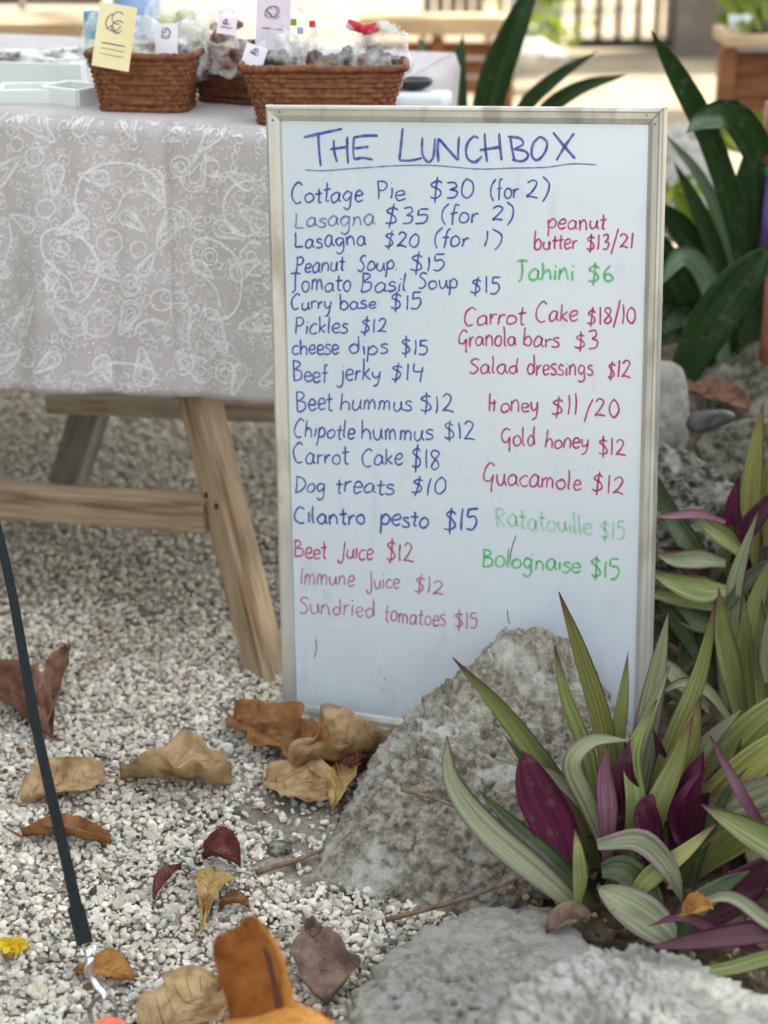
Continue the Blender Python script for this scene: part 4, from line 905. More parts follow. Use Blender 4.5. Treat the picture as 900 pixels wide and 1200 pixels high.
F1([(765,1030,1.88),(762,985,1.88),(758,950,1.88),(765,930,1.88)], 34, 'lf_mag', 'lf_mag', shape='oval')
F1([(790,1000,1.93),(800,950,1.93),(812,910,1.93),(825,880,1.93)], 34, 'lf_mag', 'lf_mag')
F1([(800,1000,1.92),(790,960,1.92),(800,930,1.92),(830,895,1.93)], 16, 'lf_mag', 'lf_mag')
F1([(905,985,1.86),(875,940,1.86),(852,900,1.87),(832,862,1.87)], 15, 'lf_lilac', 'lf_under', label='narrow pinkish blade crossing the green ones')
# lower layer
F1([(690,1075,1.84),(640,1030,1.84),(570,970,1.86),(530,915,1.88),(524,862,1.9)], 38, 'lf_grey', fold=.3, label='long grey green blade arching left over the boulder')
F1([(700,1060,1.86),(650,1010,1.86),(600,965,1.88),(560,925,1.9)], 24, 'lf_deep')
F1([(960,1040,1.78),(920,1000,1.80),(870,970,1.82),(822,943,1.83)], 42, 'lf_green', label='green blade with a sharp tip pointing left')
F1([(770,1110,1.80),(820,1070,1.82),(870,1040,1.82),(915,1000,1.82)], 54, 'lf_mag', 'lf_mag', shape='oval', label='broad magenta blade lying low at right')
F1([(735,1060,1.84),(760,1030,1.84),(800,1000,1.84),(840,965,1.86)], 26, 'lf_olive', 'lf_mag')
F1([(700,990,1.84),(750,985,1.84),(785,1020,1.83),(800,1060,1.82)], 30, 'lf_grey', 'lf_lilac', fold=.2)
F1([(675,1065,1.83),(680,1030,1.83),(678,1000,1.83),(674,972,1.84)], 19, 'lf_green')
F1([(700,1040,1.84),(735,1060,1.82),(770,1085,1.80),(798,1112,1.78)], 50, 'lf_grey', fold=.15, shape='oval')
F1([(705,1020,1.85),(730,1020,1.85),(760,1045,1.84),(780,1080,1.82)], 40, 'lf_deep')
F1([(960,1085,1.74),(890,1092,1.74),(820,1102,1.73),(755,1112,1.72)], 30, 'lf_under', 'lf_mag')
F1([(980,1100,1.70),(900,1122,1.70),(830,1138,1.69),(745,1134,1.68)], 20, 'lf_green', 'lf_under')
F1([(960,1120,1.72),(900,1080,1.74),(850,1050,1.76),(790,1075,1.76)], 20, 'lf_grey', 'lf_mag')
F1([(900,1120,1.74),(850,1095,1.75),(800,1075,1.77),(760,1085,1.77)], 16, 'lf_under', 'lf_mag')
F1([(800,1120,1.76),(810,1070,1.78),(845,1040,1.8),(880,1020,1.8)], 30, 'lf_deep')
random.seed(5)
for k in range(26):      # slim blades between the broad ones
    bx, by = random.uniform(690, 880), random.uniform(990, 1060); a = random.uniform(-.9, 1.1); L_ = random.uniform(110, 210); Yk = random.uniform(1.93, 2.02)
    dx, dy = math.sin(a)*L_, -math.cos(a)*L_*.85
    F1([(bx, by, Yk), (bx+dx*.3, by+dy*.45, Yk+.01), (bx+dx*.65, by+dy*.8, Yk+.01), (bx+dx, by+dy, Yk)], random.uniform(12, 22), random.choice(['lf_green', 'lf_olive', 'lf_grey', 'lf_deep', 'lf_under']), random.choice(['lf_under', 'lf_mag']), n=12)
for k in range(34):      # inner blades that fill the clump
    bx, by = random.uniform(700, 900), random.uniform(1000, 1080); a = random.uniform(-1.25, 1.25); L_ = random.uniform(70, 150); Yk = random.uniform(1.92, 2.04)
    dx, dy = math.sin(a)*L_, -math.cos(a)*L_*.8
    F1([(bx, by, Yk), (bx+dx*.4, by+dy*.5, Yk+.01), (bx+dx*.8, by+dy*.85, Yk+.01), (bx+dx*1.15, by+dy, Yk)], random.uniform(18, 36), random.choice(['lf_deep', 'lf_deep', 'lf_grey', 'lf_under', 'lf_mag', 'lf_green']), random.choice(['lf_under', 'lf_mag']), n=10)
# ---- rear oyster plant clump
rp = empty('oyster_plant', G(865, 830, 0), 'oyster plant clump behind, beside the right edge of the board', 'plant')
def F2(pix, w_, mt='lf_green', mu='lf_under', **k): return lf(rp, pix, w_, mt, mu, **k)
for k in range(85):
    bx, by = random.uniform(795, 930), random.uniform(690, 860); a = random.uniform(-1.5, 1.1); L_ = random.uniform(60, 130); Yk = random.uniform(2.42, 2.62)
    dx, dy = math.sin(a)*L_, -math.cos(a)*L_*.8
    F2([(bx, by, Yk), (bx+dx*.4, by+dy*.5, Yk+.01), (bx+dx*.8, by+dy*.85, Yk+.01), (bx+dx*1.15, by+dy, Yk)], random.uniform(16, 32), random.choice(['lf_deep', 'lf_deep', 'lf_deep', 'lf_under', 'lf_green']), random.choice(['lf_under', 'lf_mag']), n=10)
F2([(880,700,2.62),(878,620,2.63),(884,540,2.64),(895,470,2.64)], 30, 'lf_olive')
F2([(900,640,2.6),(905,560,2.6),(915,500,2.6)], 26, 'lf_olive')
F2([(880,680,2.56),(862,640,2.56),(858,600,2.56),(866,558,2.56)], 30, 'lf_mag', 'lf_mag', label='wine red upright blade'); F2([(850,660,2.55),(875,620,2.55),(900,590,2.55),(925,565,2.55)], 26, 'lf_mag', 'lf_mag')
F2([(850,612,2.5),(820,602,2.48),(790,604,2.46),(766,606,2.44)], 12, 'lf_lilac', 'lf_mag', label='pink blade lying flat toward the board')
F2([(850,720,2.56),(815,650,2.58),(785,600,2.6),(768,552,2.6)], 30, 'lf_deep')
F2([(870,650,2.5),(850,630,2.5),(830,615,2.5),(812,600,2.5)], 24, 'lf_green')
F2([(850,692,2.42),(825,692,2.42),(795,684,2.42),(758,668,2.42)], 34, 'lf_green', label='pale green blade with its tip over the board frame')
F2([(850,660,2.5),(820,655,2.5),(790,655,2.5),(768,648,2.5)], 26, 'lf_grey'); F2([(860,740,2.45),(820,730,2.45),(790,715,2.46),(768,722,2.46)], 26, 'lf_deep')
F2([(868,850,2.34),(858,790,2.34),(848,740,2.35),(842,688,2.35)], 30, 'lf_green')
F2([(850,840,2.4),(852,760,2.42),(862,680,2.44),(888,600,2.45)], 28, 'lf_grey'); F2([(862,850,2.38),(868,780,2.38),(888,700,2.4),(912,640,2.4)], 28, 'lf_green')
F2([(880,830,2.33),(878,780,2.33),(874,740,2.33),(871,692,2.33)], 18, 'lf_green'); F2([(893,860,2.3),(893,800,2.3),(892,750,2.3),(893,702,2.3)], 22, 'lf_green')
F2([(840,800,2.46),(830,740,2.48),(845,690,2.5),(880,650,2.5)], 22, 'lf_deep'); F2([(830,830,2.35),(800,800,2.35),(780,780,2.36),(758,770,2.36)], 24, 'lf_grey')
F2([(860,850,2.3),(830,810,2.3),(800,800,2.3),(770,815,2.3)], 16, 'lf_grey'); F2([(900,800,2.28),(900,760,2.28),(905,700,2.28)], 22, 'lf_grey')
# ---- dark strap-leaved lilies
lp = empty('spider_lily', G(860, 430, 0)+Vector((0, .1, 0)), 'dark green strap leaved lily behind the rocks at right', 'plant')
def F3(pix, w_, mt='lf_strap', **k): return lf(lp, pix, w_, mt, mt if mt != 'lf_strap_pale' else 'lf_strap', shape='strap', **k)
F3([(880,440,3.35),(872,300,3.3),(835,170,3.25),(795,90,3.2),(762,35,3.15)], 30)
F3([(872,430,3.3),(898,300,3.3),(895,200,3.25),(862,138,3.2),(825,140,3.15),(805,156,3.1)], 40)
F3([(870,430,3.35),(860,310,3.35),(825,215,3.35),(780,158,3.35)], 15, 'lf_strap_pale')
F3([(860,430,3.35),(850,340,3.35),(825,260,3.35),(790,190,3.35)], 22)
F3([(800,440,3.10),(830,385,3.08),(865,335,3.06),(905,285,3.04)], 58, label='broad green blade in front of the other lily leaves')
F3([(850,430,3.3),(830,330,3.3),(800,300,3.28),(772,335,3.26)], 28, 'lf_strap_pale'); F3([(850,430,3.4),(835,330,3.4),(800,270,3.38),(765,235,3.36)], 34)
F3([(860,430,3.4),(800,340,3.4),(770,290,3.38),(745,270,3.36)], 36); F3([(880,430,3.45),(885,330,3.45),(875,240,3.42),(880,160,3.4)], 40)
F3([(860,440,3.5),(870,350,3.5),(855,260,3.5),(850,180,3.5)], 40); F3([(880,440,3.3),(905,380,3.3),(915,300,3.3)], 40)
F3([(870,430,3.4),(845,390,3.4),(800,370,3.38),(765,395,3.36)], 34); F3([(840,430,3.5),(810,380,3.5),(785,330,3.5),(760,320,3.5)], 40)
F3([(880,430,3.38),(850,330,3.4),(840,250,3.4),(815,190,3.4)], 20, 'lf_yg'); F3([(860,420,3.42),(838,320,3.42),(805,245,3.42),(790,225,3.42)], 26, 'lf_yg')
for k in range(16):
    bx = random.uniform(800, 900); a = random.uniform(-1.2, 1.0); L_ = random.uniform(90, 170); Yk = random.uniform(3.4, 3.6)
    F3([(bx, 440, Yk), (bx+math.sin(a)*L_*.4, 440-L_*.5, Yk), (bx+math.sin(a)*L_*.8, 440-L_*.8*math.cos(a), Yk), (bx+math.sin(a)*L_*1.2, 440-L_*.8*math.cos(a)+20, Yk)], random.uniform(22, 36), n=10)
lp2 = empty('spider_lily', G(585, 330, 0), 'dark green strap leaved lily rising behind the top of the board', 'plant')
def F4(pix, w_, mt='lf_strap', **k): return lf(lp2, pix, w_, mt, mt if mt != 'lf_strap_pale' else 'lf_strap', shape='strap', **k)
F4([(560,330,3.8),(562,200,3.8),(575,110,3.75),(600,40,3.7),(640,-50,3.65)], 40, label='tallest blade running out of the top of the view')
F4([(580,330,3.8),(590,220,3.8),(610,135,3.75),(650,92,3.7),(700,60,3.65)], 20); F4([(590,330,3.8),(600,240,3.8),(630,145,3.75),(675,105,3.7),(735,88,3.65)], 22)
F4([(560,330,3.85),(545,200,3.85),(522,110,3.8),(490,45,3.8)], 34, 'lf_strap_pale'); F4([(560,330,3.75),(545,220,3.75),(534,110,3.75),(543,40,3.75)], 30)
F4([(610,330,3.7),(640,250,3.7),(680,190,3.7),(720,200,3.7)], 26); F4([(550,330,3.7),(520,250,3.7),(490,190,3.7),(460,200,3.7)], 26)
# bright herb near the planter
def grass_herb(cpx, n, L_, Y, mt, name, label, spread=1.2, wpx=14, base_y=None):
    o = empty(name, P(cpx[0], cpx[1], Y), label, 'plant')
    for k in range(n):
        a = random.uniform(-spread, spread); l = L_*random.uniform(.5, 1.1); x0, y0 = cpx[0]+random.uniform(-20, 20), cpx[1]
        lf(o, [(x0, y0, Y+random.uniform(-.1, .1)), (x0+math.sin(a)*l*.5, y0-math.cos(a)*l*.6, Y), (x0+math.sin(a)*l, y0-math.cos(a)*l*.8, Y)], wpx, mt, mt, n=8)
    return o

# ================================================================== FALLEN LEAVES
def dead_leaf(bpx, tpx, wpx, m, label, curl=.3, lift=.01, seed=0, cup=.0, z0=.012, asym=0., shape='oval', bend=.0, stalk=True, ragged=.12):
    a, b = G(*bpx, z0), G(*tpx, z0); L_ = (b-a).length; ax = (b-a).normalized(); sd_ = Vector((-ax.y, ax.x, 0)); sc = depth((a+b)/2)/F
    # widths seen foreshortened on the ground: convert pixel width across the axis
    mid = (Vector((*bpx, 0))+Vector((*tpx, 0)))/2; dpx = Vector((tpx[0]-bpx[0], tpx[1]-bpx[1], 0)).normalized(); q = Vector((-dpx.y, dpx.x, 0))*wpx/2
    W_ = abs((G(mid.x+q.x, mid.y+q.y, z0)-G(mid.x-q.x, mid.y-q.y, z0)).dot(sd_))
    n, nc = 26, 15; V = []; UV = []
    o = empty('fallen_leaf', a, label, 'leaf', 'dead leaves fallen on the gravel')
    sv = Vector((seed*1.7, seed, 0))
    for i in range(n):
        t = i/(n-1)
        wv = (math.sin(math.pi*min(1, t*.97+.02))**.75) if shape == 'oval' else (min(1, t*1.25+.04)**1.2*(1-max(0, (t-.72)/.28)**3) if shape == 'round' else min(1, t*1.5+.05)**.8*(1-max(0, (t-.62)/.38)**1.7) if shape == 'obov' else (1-t)**.7*min(1, t*6+.15))
        for k in range(nc):
            u = -1+2*k/(nc-1)
            e = W_/2*wv*(1+ragged*noise.noise(Vector((t*6, seed, u*.5)))*abs(u)*2+asym*u)
            y = u*e; z = cup*W_*u*u*wv+curl*W_*max(0, abs(u)-.35)**1.5*(1 if u*(1 if seed % 2 else -1) > 0 else .35)
            z += lift*math.sin(math.pi*t)+bend*L_*(t*t) + .09*W_*noise.noise(Vector((t*3.2, u*1.6, 0))*1.5+sv)+.035*W_*noise.noise(Vector((t*9, u*5, 0))+sv)
            z += -.004*math.exp(-(u/.09)**2)+.0022*math.cos((t*9-abs(u)*2.2)*2*math.pi)*(abs(u) > .08)*.5
            y *= (1-.25*curl*abs(u))
            V.append(a+ax*(L_*t)+sd_*y+Vector((0, 0, max(z, -.006))))
    Fc = [(i*nc+k, i*nc+k+1, (i+1)*nc+k+1, (i+1)*nc+k) for i in range(n-1) for k in range(nc-1)]
    bl = mesh('blade', V, Fc, M[m], o); s2_ = bl.modifiers.new('s', 'SOLIDIFY'); s2_.thickness = .0006
    mb = MB()
    for i0 in range(3, 21, 3):
        for sgn in (-1, 1):
            pth = [V[min(i0+k, n-1)*nc+nc//2+sgn*k]+Vector((0, 0, .0009)) for k in range(0, 6)]; mb.tube(pth, [.0009-.00012*k for k in range(6)], 4, cap=False)
    vn = mb.build('vein', M['dl_vein'], o, True); vn['kind'] = 'stuff'
    mb = MB(); mr_ = [V[i*nc+nc//2]+Vector((0, 0, .0012)) for i in range(0, n, 2)]
    st = a-ax*L_*(.13 if stalk else .01)+Vector((0, 0, .004)); mb.tube([st]+mr_, [.0016]+[.0015*(1-i/len(mr_)*.7) for i in range(len(mr_))], 6); mb.build('midrib', M[m], o, True)
    return o
dead_leaf((60,862),(-30,800),62,'dl_red','dark reddish leaf folded up at the left edge behind the leash',curl=.8,seed=1,cup=.25,lift=.02)
dead_leaf((52,862),(82,792),34,'dl_red','narrow upright reddish leaf half right of the leash',curl=.7,seed=2,cup=.2,lift=.03,bend=.25)
dead_leaf((26,938),(124,906),44,'dl_tan','small tan leaf behind the middle of the leash',curl=.3,seed=3,shape='oval')
dead_leaf((26,978),(130,988),28,'dl_brown','long brown leaf crossed by the leash',curl=.5,seed=4,cup=.15)
dead_leaf((142,912),(272,918),66,'dl_tan','large wrinkled tan leaf in the middle of the gravel',curl=.35,seed=6,shape='obov',lift=.018,cup=.12,ragged=.3)
dead_leaf((236,1092),(252,1020),48,'dl_gold','yellow tan leaf pointing down with a brown tip',curl=.2,seed=7,shape='round',lift=.015,stalk=False,ragged=.25)
dead_leaf((180,1050),(212,1015),20,'dl_wine','small wine red leaf scrap left of the yellow leaf',curl=.6,seed=8,stalk=False)
dead_leaf((238,1003),(282,1014),26,'dl_wine','small dark red leaf above the yellow leaf',curl=.8,seed=9,stalk=False,cup=.2)
dead_leaf((258,1062),(292,1062),20,'dl_brown','tiny brown leaf right of the yellow leaf',curl=.6,seed=10,stalk=False)
dead_leaf((90,1140),(158,1148),28,'dl_orange','small orange brown leaf under the metal clip',curl=.3,seed=11,stalk=False,cup=.1)
dead_leaf((170,1235),(262,1150),95,'dl_tan','big tan leaf at the bottom beside the dog',curl=.35,seed=12,lift=.02,shape='oval',ragged=.3)
dead_leaf((358,1085),(384,1178),76,'dl_grey','curled greyish brown leaf between the dog and the boulder',curl=.3,seed=13,lift=.03,shape='round',cup=.08,ragged=.3)
dead_leaf((272,838),(395,925),60,'dl_brown','long brown curled leaf in front of the board foot',curl=.4,seed=15,lift=.015,cup=.1,ragged=.4)
dead_leaf((335,905),(465,880),56,'dl_tan','big dry leaf curled up against the bottom edge of the board',curl=.45,seed=16,lift=.02,cup=.12,shape='oval',ragged=.45)
dead_leaf((310,915),(400,938),46,'dl_tan','tan leaf under the curled leaves at the board foot',curl=.4,seed=17,lift=.01)
dead_leaf((390,950),(416,895),34,'dl_gold','pale yellowish leaf tip against the boulder',curl=.4,seed=18,lift=.02,stalk=False)
dead_leaf((398,915),(440,890),26,'dl_wine','dark red leaf behind the yellowish leaf tip',curl=.5,seed=19,lift=.025,stalk=False)
dead_leaf((800,458),(878,482),18,'dl_red','brown dry leaf lying on the rocks at right',curl=.5,seed=23,z0=.25,stalk=False)
dead_leaf((690,1075),(640,1092),26,'dl_grey','withered grey brown leaf at the root of the front plant',curl=.5,seed=24,z0=.07,stalk=False)
dead_leaf((800,1075),(835,1065),22,'dl_orange','orange dead leaf caught among the magenta blades',curl=.5,seed=27,z0=.13,stalk=False)
random.seed(11)
rock('dark_stone', [G(303,990,.0), G(318,980,.008), G(345,985,.008), G(352,998,.0), G(330,1008,.0), G(308,1004,.0), G(325,990,.016), G(340,992,.014)], M['rock_dark'], 'small dark flat stone in front of the boulder', sub=3, amp=.002, fine=.001, seed=41)
def twig(pts, r, label):
    mb = MB(); mb.tube(catmull(pts, 18), [r*(1-.5*i/17) for i in range(18)], 7); tag(mb.build('twig', M['twig'], smooth=True), label, 'twig', 'dry twigs on the ground')
twig([G(300,1022,.010), G(340,1010,.014), G(380,995,.012)], .0045, 'short pale twig left of the boulder')
twig([P(452,1078,1.86), P(520,1060,1.86), P(580,1040,1.87), P(635,1018,1.88)], .0035, 'thin dark twig lying along the lower edge of the boulder')
twig([P(470,925,2.02), P(520,940,2.0), P(570,965,1.98), P(625,1000,1.94)], .0026, 'thin purplish stem trailing across the boulder')
# little leaf crumbs on the soil
n = 420; cx = rng.uniform(.12, .62, n); cy = rng.uniform(1.7, 2.6, n)
v_ = rng.uniform(.12, .55, n); cc = np.stack([v_, v_*rng.uniform(.6, .85, n), v_*rng.uniform(.35, .65, n), np.ones(n)], 1)
tag(scatter('leaf_litter', np.column_stack([cx, cy, rng.uniform(.02, .05, n)]), rng.uniform(.006, .016, n), M['gravel'], cols=cc), 'brown leaf crumbs on the soil under the plants', 'litter', kind='stuff')
n = 150; q_ = rng.uniform(0, 1, n); cy = 1.65+1.5*q_; cx = rng.uniform(-.24, .09, n)*cy
v_ = rng.uniform(.10, .5, n); cc = np.stack([v_, v_*rng.uniform(.6, .85, n), v_*rng.uniform(.35, .65, n), np.ones(n)], 1)
tag(scatter('leaf_litter', np.column_stack([cx, cy, rng.uniform(.007, .011, n)]), rng.uniform(.005, .016, n), M['gravel'], cols=cc), 'tiny brown leaf scraps strewn over the gravel', 'litter', kind='stuff')
# yellow flower bottom-left
fl = empty('fallen_flower', G(14, 1118, .01), 'small bright yellow flower lying on the gravel at the left edge', 'flower')
for k in range(9):
    a = 2*math.pi*k/9+random.uniform(-.2, .2); c = G(14, 1114, .014); d = Vector((math.cos(a), math.sin(a), random.uniform(.1, .6))); L_ = random.uniform(.014, .022)
    leaf('petal', [c, c+d*L_*.5+Vector((0, 0, .003)), c+d*L_], .013, fl, M['yellow'], M['yellow'], shape='oval', n=8, roll=.3)
V1, F1_ = ico(1); mb = MB(); mb.add([G(12, 1120, .016)+Vector(v)*.006 for v in V1], [tuple(f) for f in F1_.tolist()]); mb.build('centre', M['dl_brown'], fl, True)

# ================================================================== LEASH
ls = empty('dog_leash', P(100, 1105, 1.56), 'black webbing dog leash with a silver clip hanging in from the left', 'leash')
def strap(name, pts, wd, m, parent, th=.0022, n=40, taper=None):
    c = catmull(pts, n); V = []
    for i, p in enumerate(c):
        tg = (c[min(i+1, n-1)]-c[max(i-1, 0)]).normalized(); vw = (EYE-p).normalized(); s = tg.cross(vw).normalized(); nm = s.cross(tg).normalized()
        k = taper(i/(n-1)) if taper else 1
        for a, b in ((-1, -1), (1, -1), (1, 1), (-1, 1)): V.append(p+s*a*wd*k/2+nm*b*th/2)
    Fc = [(i*4+k, i*4+(k+1) % 4, (i+1)*4+(k+1) % 4, (i+1)*4+k) for i in range(n-1) for k in range(4)]+[(0, 1, 2, 3), tuple(range(4*n-4, 4*n))]
    return mesh(name, V, Fc, m, parent, smooth=False)
strap('webbing', [P(-150, 230, 2.7), P(-60, 440, 2.35), P(2, 640, 2.1), P(42, 850, 1.88), P(78, 1010, 1.75), P(99, 1104, 1.68)], .0134, M['webbing'], ls, taper=lambda t: .75+.25*t)
strap('stitched_end', [P(88, 1062, 1.705), P(100, 1106, 1.68)], .0185, M['webbing'], ls, th=.006, n=6)
mb = MB(); mb.tube([P(94, 1107, 1.68), P(96, 1118, 1.675), P(112, 1118, 1.675), P(110, 1107, 1.68)], .0019, 8); mb.tube([P(103, 1112, 1.675), P(105, 1126, 1.67)], [.005, .0042], 12); mb.build('swivel', M['chrome'], ls, True)
mb = MB(); mb.tube(catmull([P(105, 1122, 1.67), P(107, 1142, 1.665), P(113, 1155, 1.66), P(121, 1164, 1.655), P(122, 1172, 1.65)], 16), [.0042, .0042, .004, .0038, .0035, .0034, .0034, .0034, .0035, .0036, .0036, .0034, .003, .003, .0028, .0024], 10); mb.build('snap_hook', M['chrome'], ls, True)
mb = MB(); mb.tube(catmull([P(104, 1128, 1.665), P(100, 1136, 1.663), P(103, 1146, 1.662)], 8), .0018, 8); mb.build('thumb_lever', M['chrome'], ls, True)
# ================================================================== DOG
HC = P(322, 1230, 1.50)          # head centre
dog = empty('dog', Vector((-.22, 1.38, 0)), 'small tan dog lying down, seen from above with one pointed brown ear', 'dog')
def skin_body():
    me = bpy.data.meshes.new('body'); bm = bmesh.new()
    hc = HC
    pts = {}
    def v(n, co, r): pts[n] = (bm.verts.new(co), r)
    nk = P(190, 1310, 1.44)
    v('pelvis', (-.46, 1.16, .075), .066); v('belly', (-.37, 1.21, .075), .066); v('chest', (-.27, 1.29, .080), .070); v('neck0', nk+Vector((-.03, -.01, -.01)), .054); v('neck1', nk.lerp(hc, .5), .048)
    v('head', hc, .058); v('brow', hc+Vector((.038, .012, -.012)), .044); v('muz', hc+Vector((.076, .02, -.034)), .023); v('nose', hc+Vector((.100, .026, -.046)), .014)
    v('fl1', (-.23, 1.23, .045), .026); v('fl2', (-.20, 1.21, .022), .019); v('fl3', (-.15, 1.24, .016), .015); v('fl4', (-.12, 1.25, .013), .014)
    v('fr1', (-.25, 1.36, .045), .026); v('fr2', (-.22, 1.39, .022), .019); v('fr3', (-.17, 1.40, .016), .015); v('fr4', (-.14, 1.405, .013), .014)
    v('hl1', (-.46, 1.09, .060), .036); v('hl2', (-.40, 1.07, .040), .024); v('hl3', (-.45, 1.06, .020), .015); v('hl4', (-.41, 1.05, .014), .013); v('hl5', (-.38, 1.05, .012), .013)
    v('hr1', (-.50, 1.22, .060), .036); v('hr2', (-.45, 1.27, .040), .024); v('hr3', (-.50, 1.28, .020), .015); v('hr4', (-.46, 1.29, .014), .013); v('hr5', (-.43, 1.295, .012), .013)
    v('t1', (-.53, 1.13, .060), .018); v('t2', (-.59, 1.11, .030), .013); v('t3', (-.65, 1.14, .014), .009)
    for ch in (['pelvis','belly','chest','neck0','neck1','head','brow','muz','nose'], ['chest','fl1','fl2','fl3','fl4'], ['chest','fr1','fr2','fr3','fr4'], ['pelvis','hl1','hl2','hl3','hl4','hl5'], ['pelvis','hr1','hr2','hr3','hr4','hr5'], ['pelvis','t1','t2','t3']):
        for a, b in zip(ch, ch[1:]): bm.edges.new((pts[a][0], pts[b][0]))
    bm.verts.index_update(); rad = [0]*len(bm.verts)
    for k, (vv, r) in pts.items(): rad[vv.index] = r
    bm.to_mesh(me); bm.free(); me.materials.append(M['fur']); o = link('body', me, dog)
    sk = o.modifiers.new('skin', 'SKIN'); sk.use_smooth_shade = True
    for i, r in enumerate(rad): me.skin_vertices[0].data[i].radius = (r, r)
    me.skin_vertices[0].data[0].use_root = True
    ss_ = o.modifiers.new('sub', 'SUBSURF'); ss_.levels = 3; ss_.render_levels = 3
    return o
skin_body()
def ear(base, outline, m, label, Ye, rim=True, back=.012):
    """outline: list of (left px, right px, y px) rows from base to tip; cupped shell with thickness"""
    n = len(outline); nc = 11; rows_ = catmull([Vector(r) for r in outline], 18); V = []
    for j, r in enumerate(rows_):
        t = j/17
        for k in range(nc):
            u = k/(nc-1); x = r.x+(r.y-r.x)*u; b = 4*u*(1-u)
            V.append(P(x, r.z, Ye(t))+Vector((0, -back*b*(1-t*.6)+.004*t, 0)))
    Fc = [(j*nc+k, j*nc+k+1, (j+1)*nc+k+1, (j+1)*nc+k) for j in range(17) for k in range(nc-1)]
    o = mesh('ear', V, Fc, [m, M['ear_in']], dog); s = o.modifiers.new('s', 'SOLIDIFY'); s.thickness = .005; s.offset = 0; s.material_offset = 0
    ss_ = o.modifiers.new('sub', 'SUBSURF'); ss_.levels = 1; ss_.render_levels = 2
    o['label'] = label; return o
ear(None, [(266,352,1215), (268,334,1190), (266,326,1170), (256,328,1145), (250,324,1120), (250,312,1105), (262,306,1096), (284,302,1085), (289,297,1078)], M['fur_ear'], 'brown back of the near ear', lambda t: 1.515-.01*t, back=.016)
ear(None, [(328,380,1220), (330,358,1195), (331,344,1175), (326,338,1150), (320,333,1130), (312,326,1110), (303,315,1098), (297,306,1088), (294,298,1080)], M['fur'], 'lighter front rim of the near ear', lambda t: 1.522-.006*t, back=.004)
ear(None, [(324,331,1181), (322,329,1172), (320,326,1158), (316,321,1140), (312,316,1122), (308,311,1112)], M['ear_in'], 'dark strip painted as the shaded slit between the ear back and its rim', lambda t: 1.490, back=.001)  # raised dark strip stands in for the shade inside the ear fold
ear(None, [(395,450,1262), (400,446,1250), (405,440,1238), (412,434,1226), (418,426,1212)], M['fur_ear'], 'far ear', lambda t: 1.56, back=.008)
for sx in (-1, 1):
    mb = MB(); V1, F1_ = ico(2); c = HC+Vector((.052, sx*.026+.012, .012)); mb.add([c+Vector(v)*.0065 for v in V1], [tuple(f) for f in F1_.tolist()]); mb.build('eye', M['nose'], dog, True)
mb = MB(); V1, F1_ = ico(2); mb.add([HC+Vector((.108, .028, -.034))+Vector((v[0]*.009, v[1]*.010, v[2]*.008)) for v in V1], [tuple(f) for f in F1_.tolist()]); mb.build('nose', M['nose'], dog, True)
def fuzz(src, n, ln, lim, m, name, label, lean=Vector((0, .2, .6))):
    dg = bpy.context.evaluated_depsgraph_get(); ev = src.evaluated_get(dg); me = ev.to_mesh(); mw = src.matrix_world
    P_ = [(mw@p.center, (mw.to_3x3()@p.normal).normalized()) for p in me.polygons]; P_ = [q for q in P_ if lim(q[0])]; ev.to_mesh_clear()
    mb = MB()
    for k in range(n):
        c, nm = random.choice(P_); c = c+Vector([random.gauss(0, .0012) for _ in range(3)]); d = (nm*.55+lean+Vector([random.gauss(0, .3) for _ in range(3)])).normalized()
        sd_ = d.cross(nm).normalized()*.00022 if d.cross(nm).length > 1e-4 else Vector((.0002, 0, 0)); l = ln*random.uniform(.5, 1.2)
        mb.add([c-sd_, c+sd_, c+d*l], [(0, 1, 2)])
    o = mb.build(name, m, dog); o['label'] = label; o['kind'] = 'stuff'
bpy.context.view_layer.update()
for o in [q for q in bpy.data.objects if q.parent == dog]:
    if o.name == 'body': fuzz(o, 9000, .006, lambda c: (c-HC).length < .10, M['fur'], 'short_fur', 'short orange tan fur of the head')
    elif o.name.startswith('ear') and o['label'] != 'far ear' and 'slit' not in o['label']: fuzz(o, 5000, .005, lambda c: True, M['fur_ear'] if 'brown' in o['label'] else M['fur'], 'short_fur', 'short fur on the ear')
# collar with ring and coral tag
col_ = empty('dog_collar', P(125, 1200, 1.63), 'coral red collar with a dark steel ring on the leash clip', 'collar')
mb = MB(); rc = P(121, 1186, 1.65); n = 28; vw = (EYE-rc).normalized(); sx_ = vw.cross(Vector((0, 0, 1))).normalized(); uy_ = sx_.cross(vw).normalized()
mb.tube([rc+sx_*.0145*math.cos(2*math.pi*i/n)+uy_*.0165*math.sin(2*math.pi*i/n) for i in range(n+1)], .0022, 8, cap=False); mb.build('ring', M['steel_dark'], col_, True)
mb = MB(); V1, F1_ = ico(3)
cT = P(128, 1213, 1.635); mb.add([cT+sx_*v[0]*.025+uy_*(v[1]*.019)+vw*v[2]*.004 for v in V1], [tuple(f) for f in F1_.tolist()]); mb.build('tag', M['coral'], col_, True)
strap('band', [P(112, 1216, 1.63), P(150, 1236, 1.58), P(205, 1268, 1.50), P(250, 1315, 1.44)], .018, M['coral'], col_, n=16)

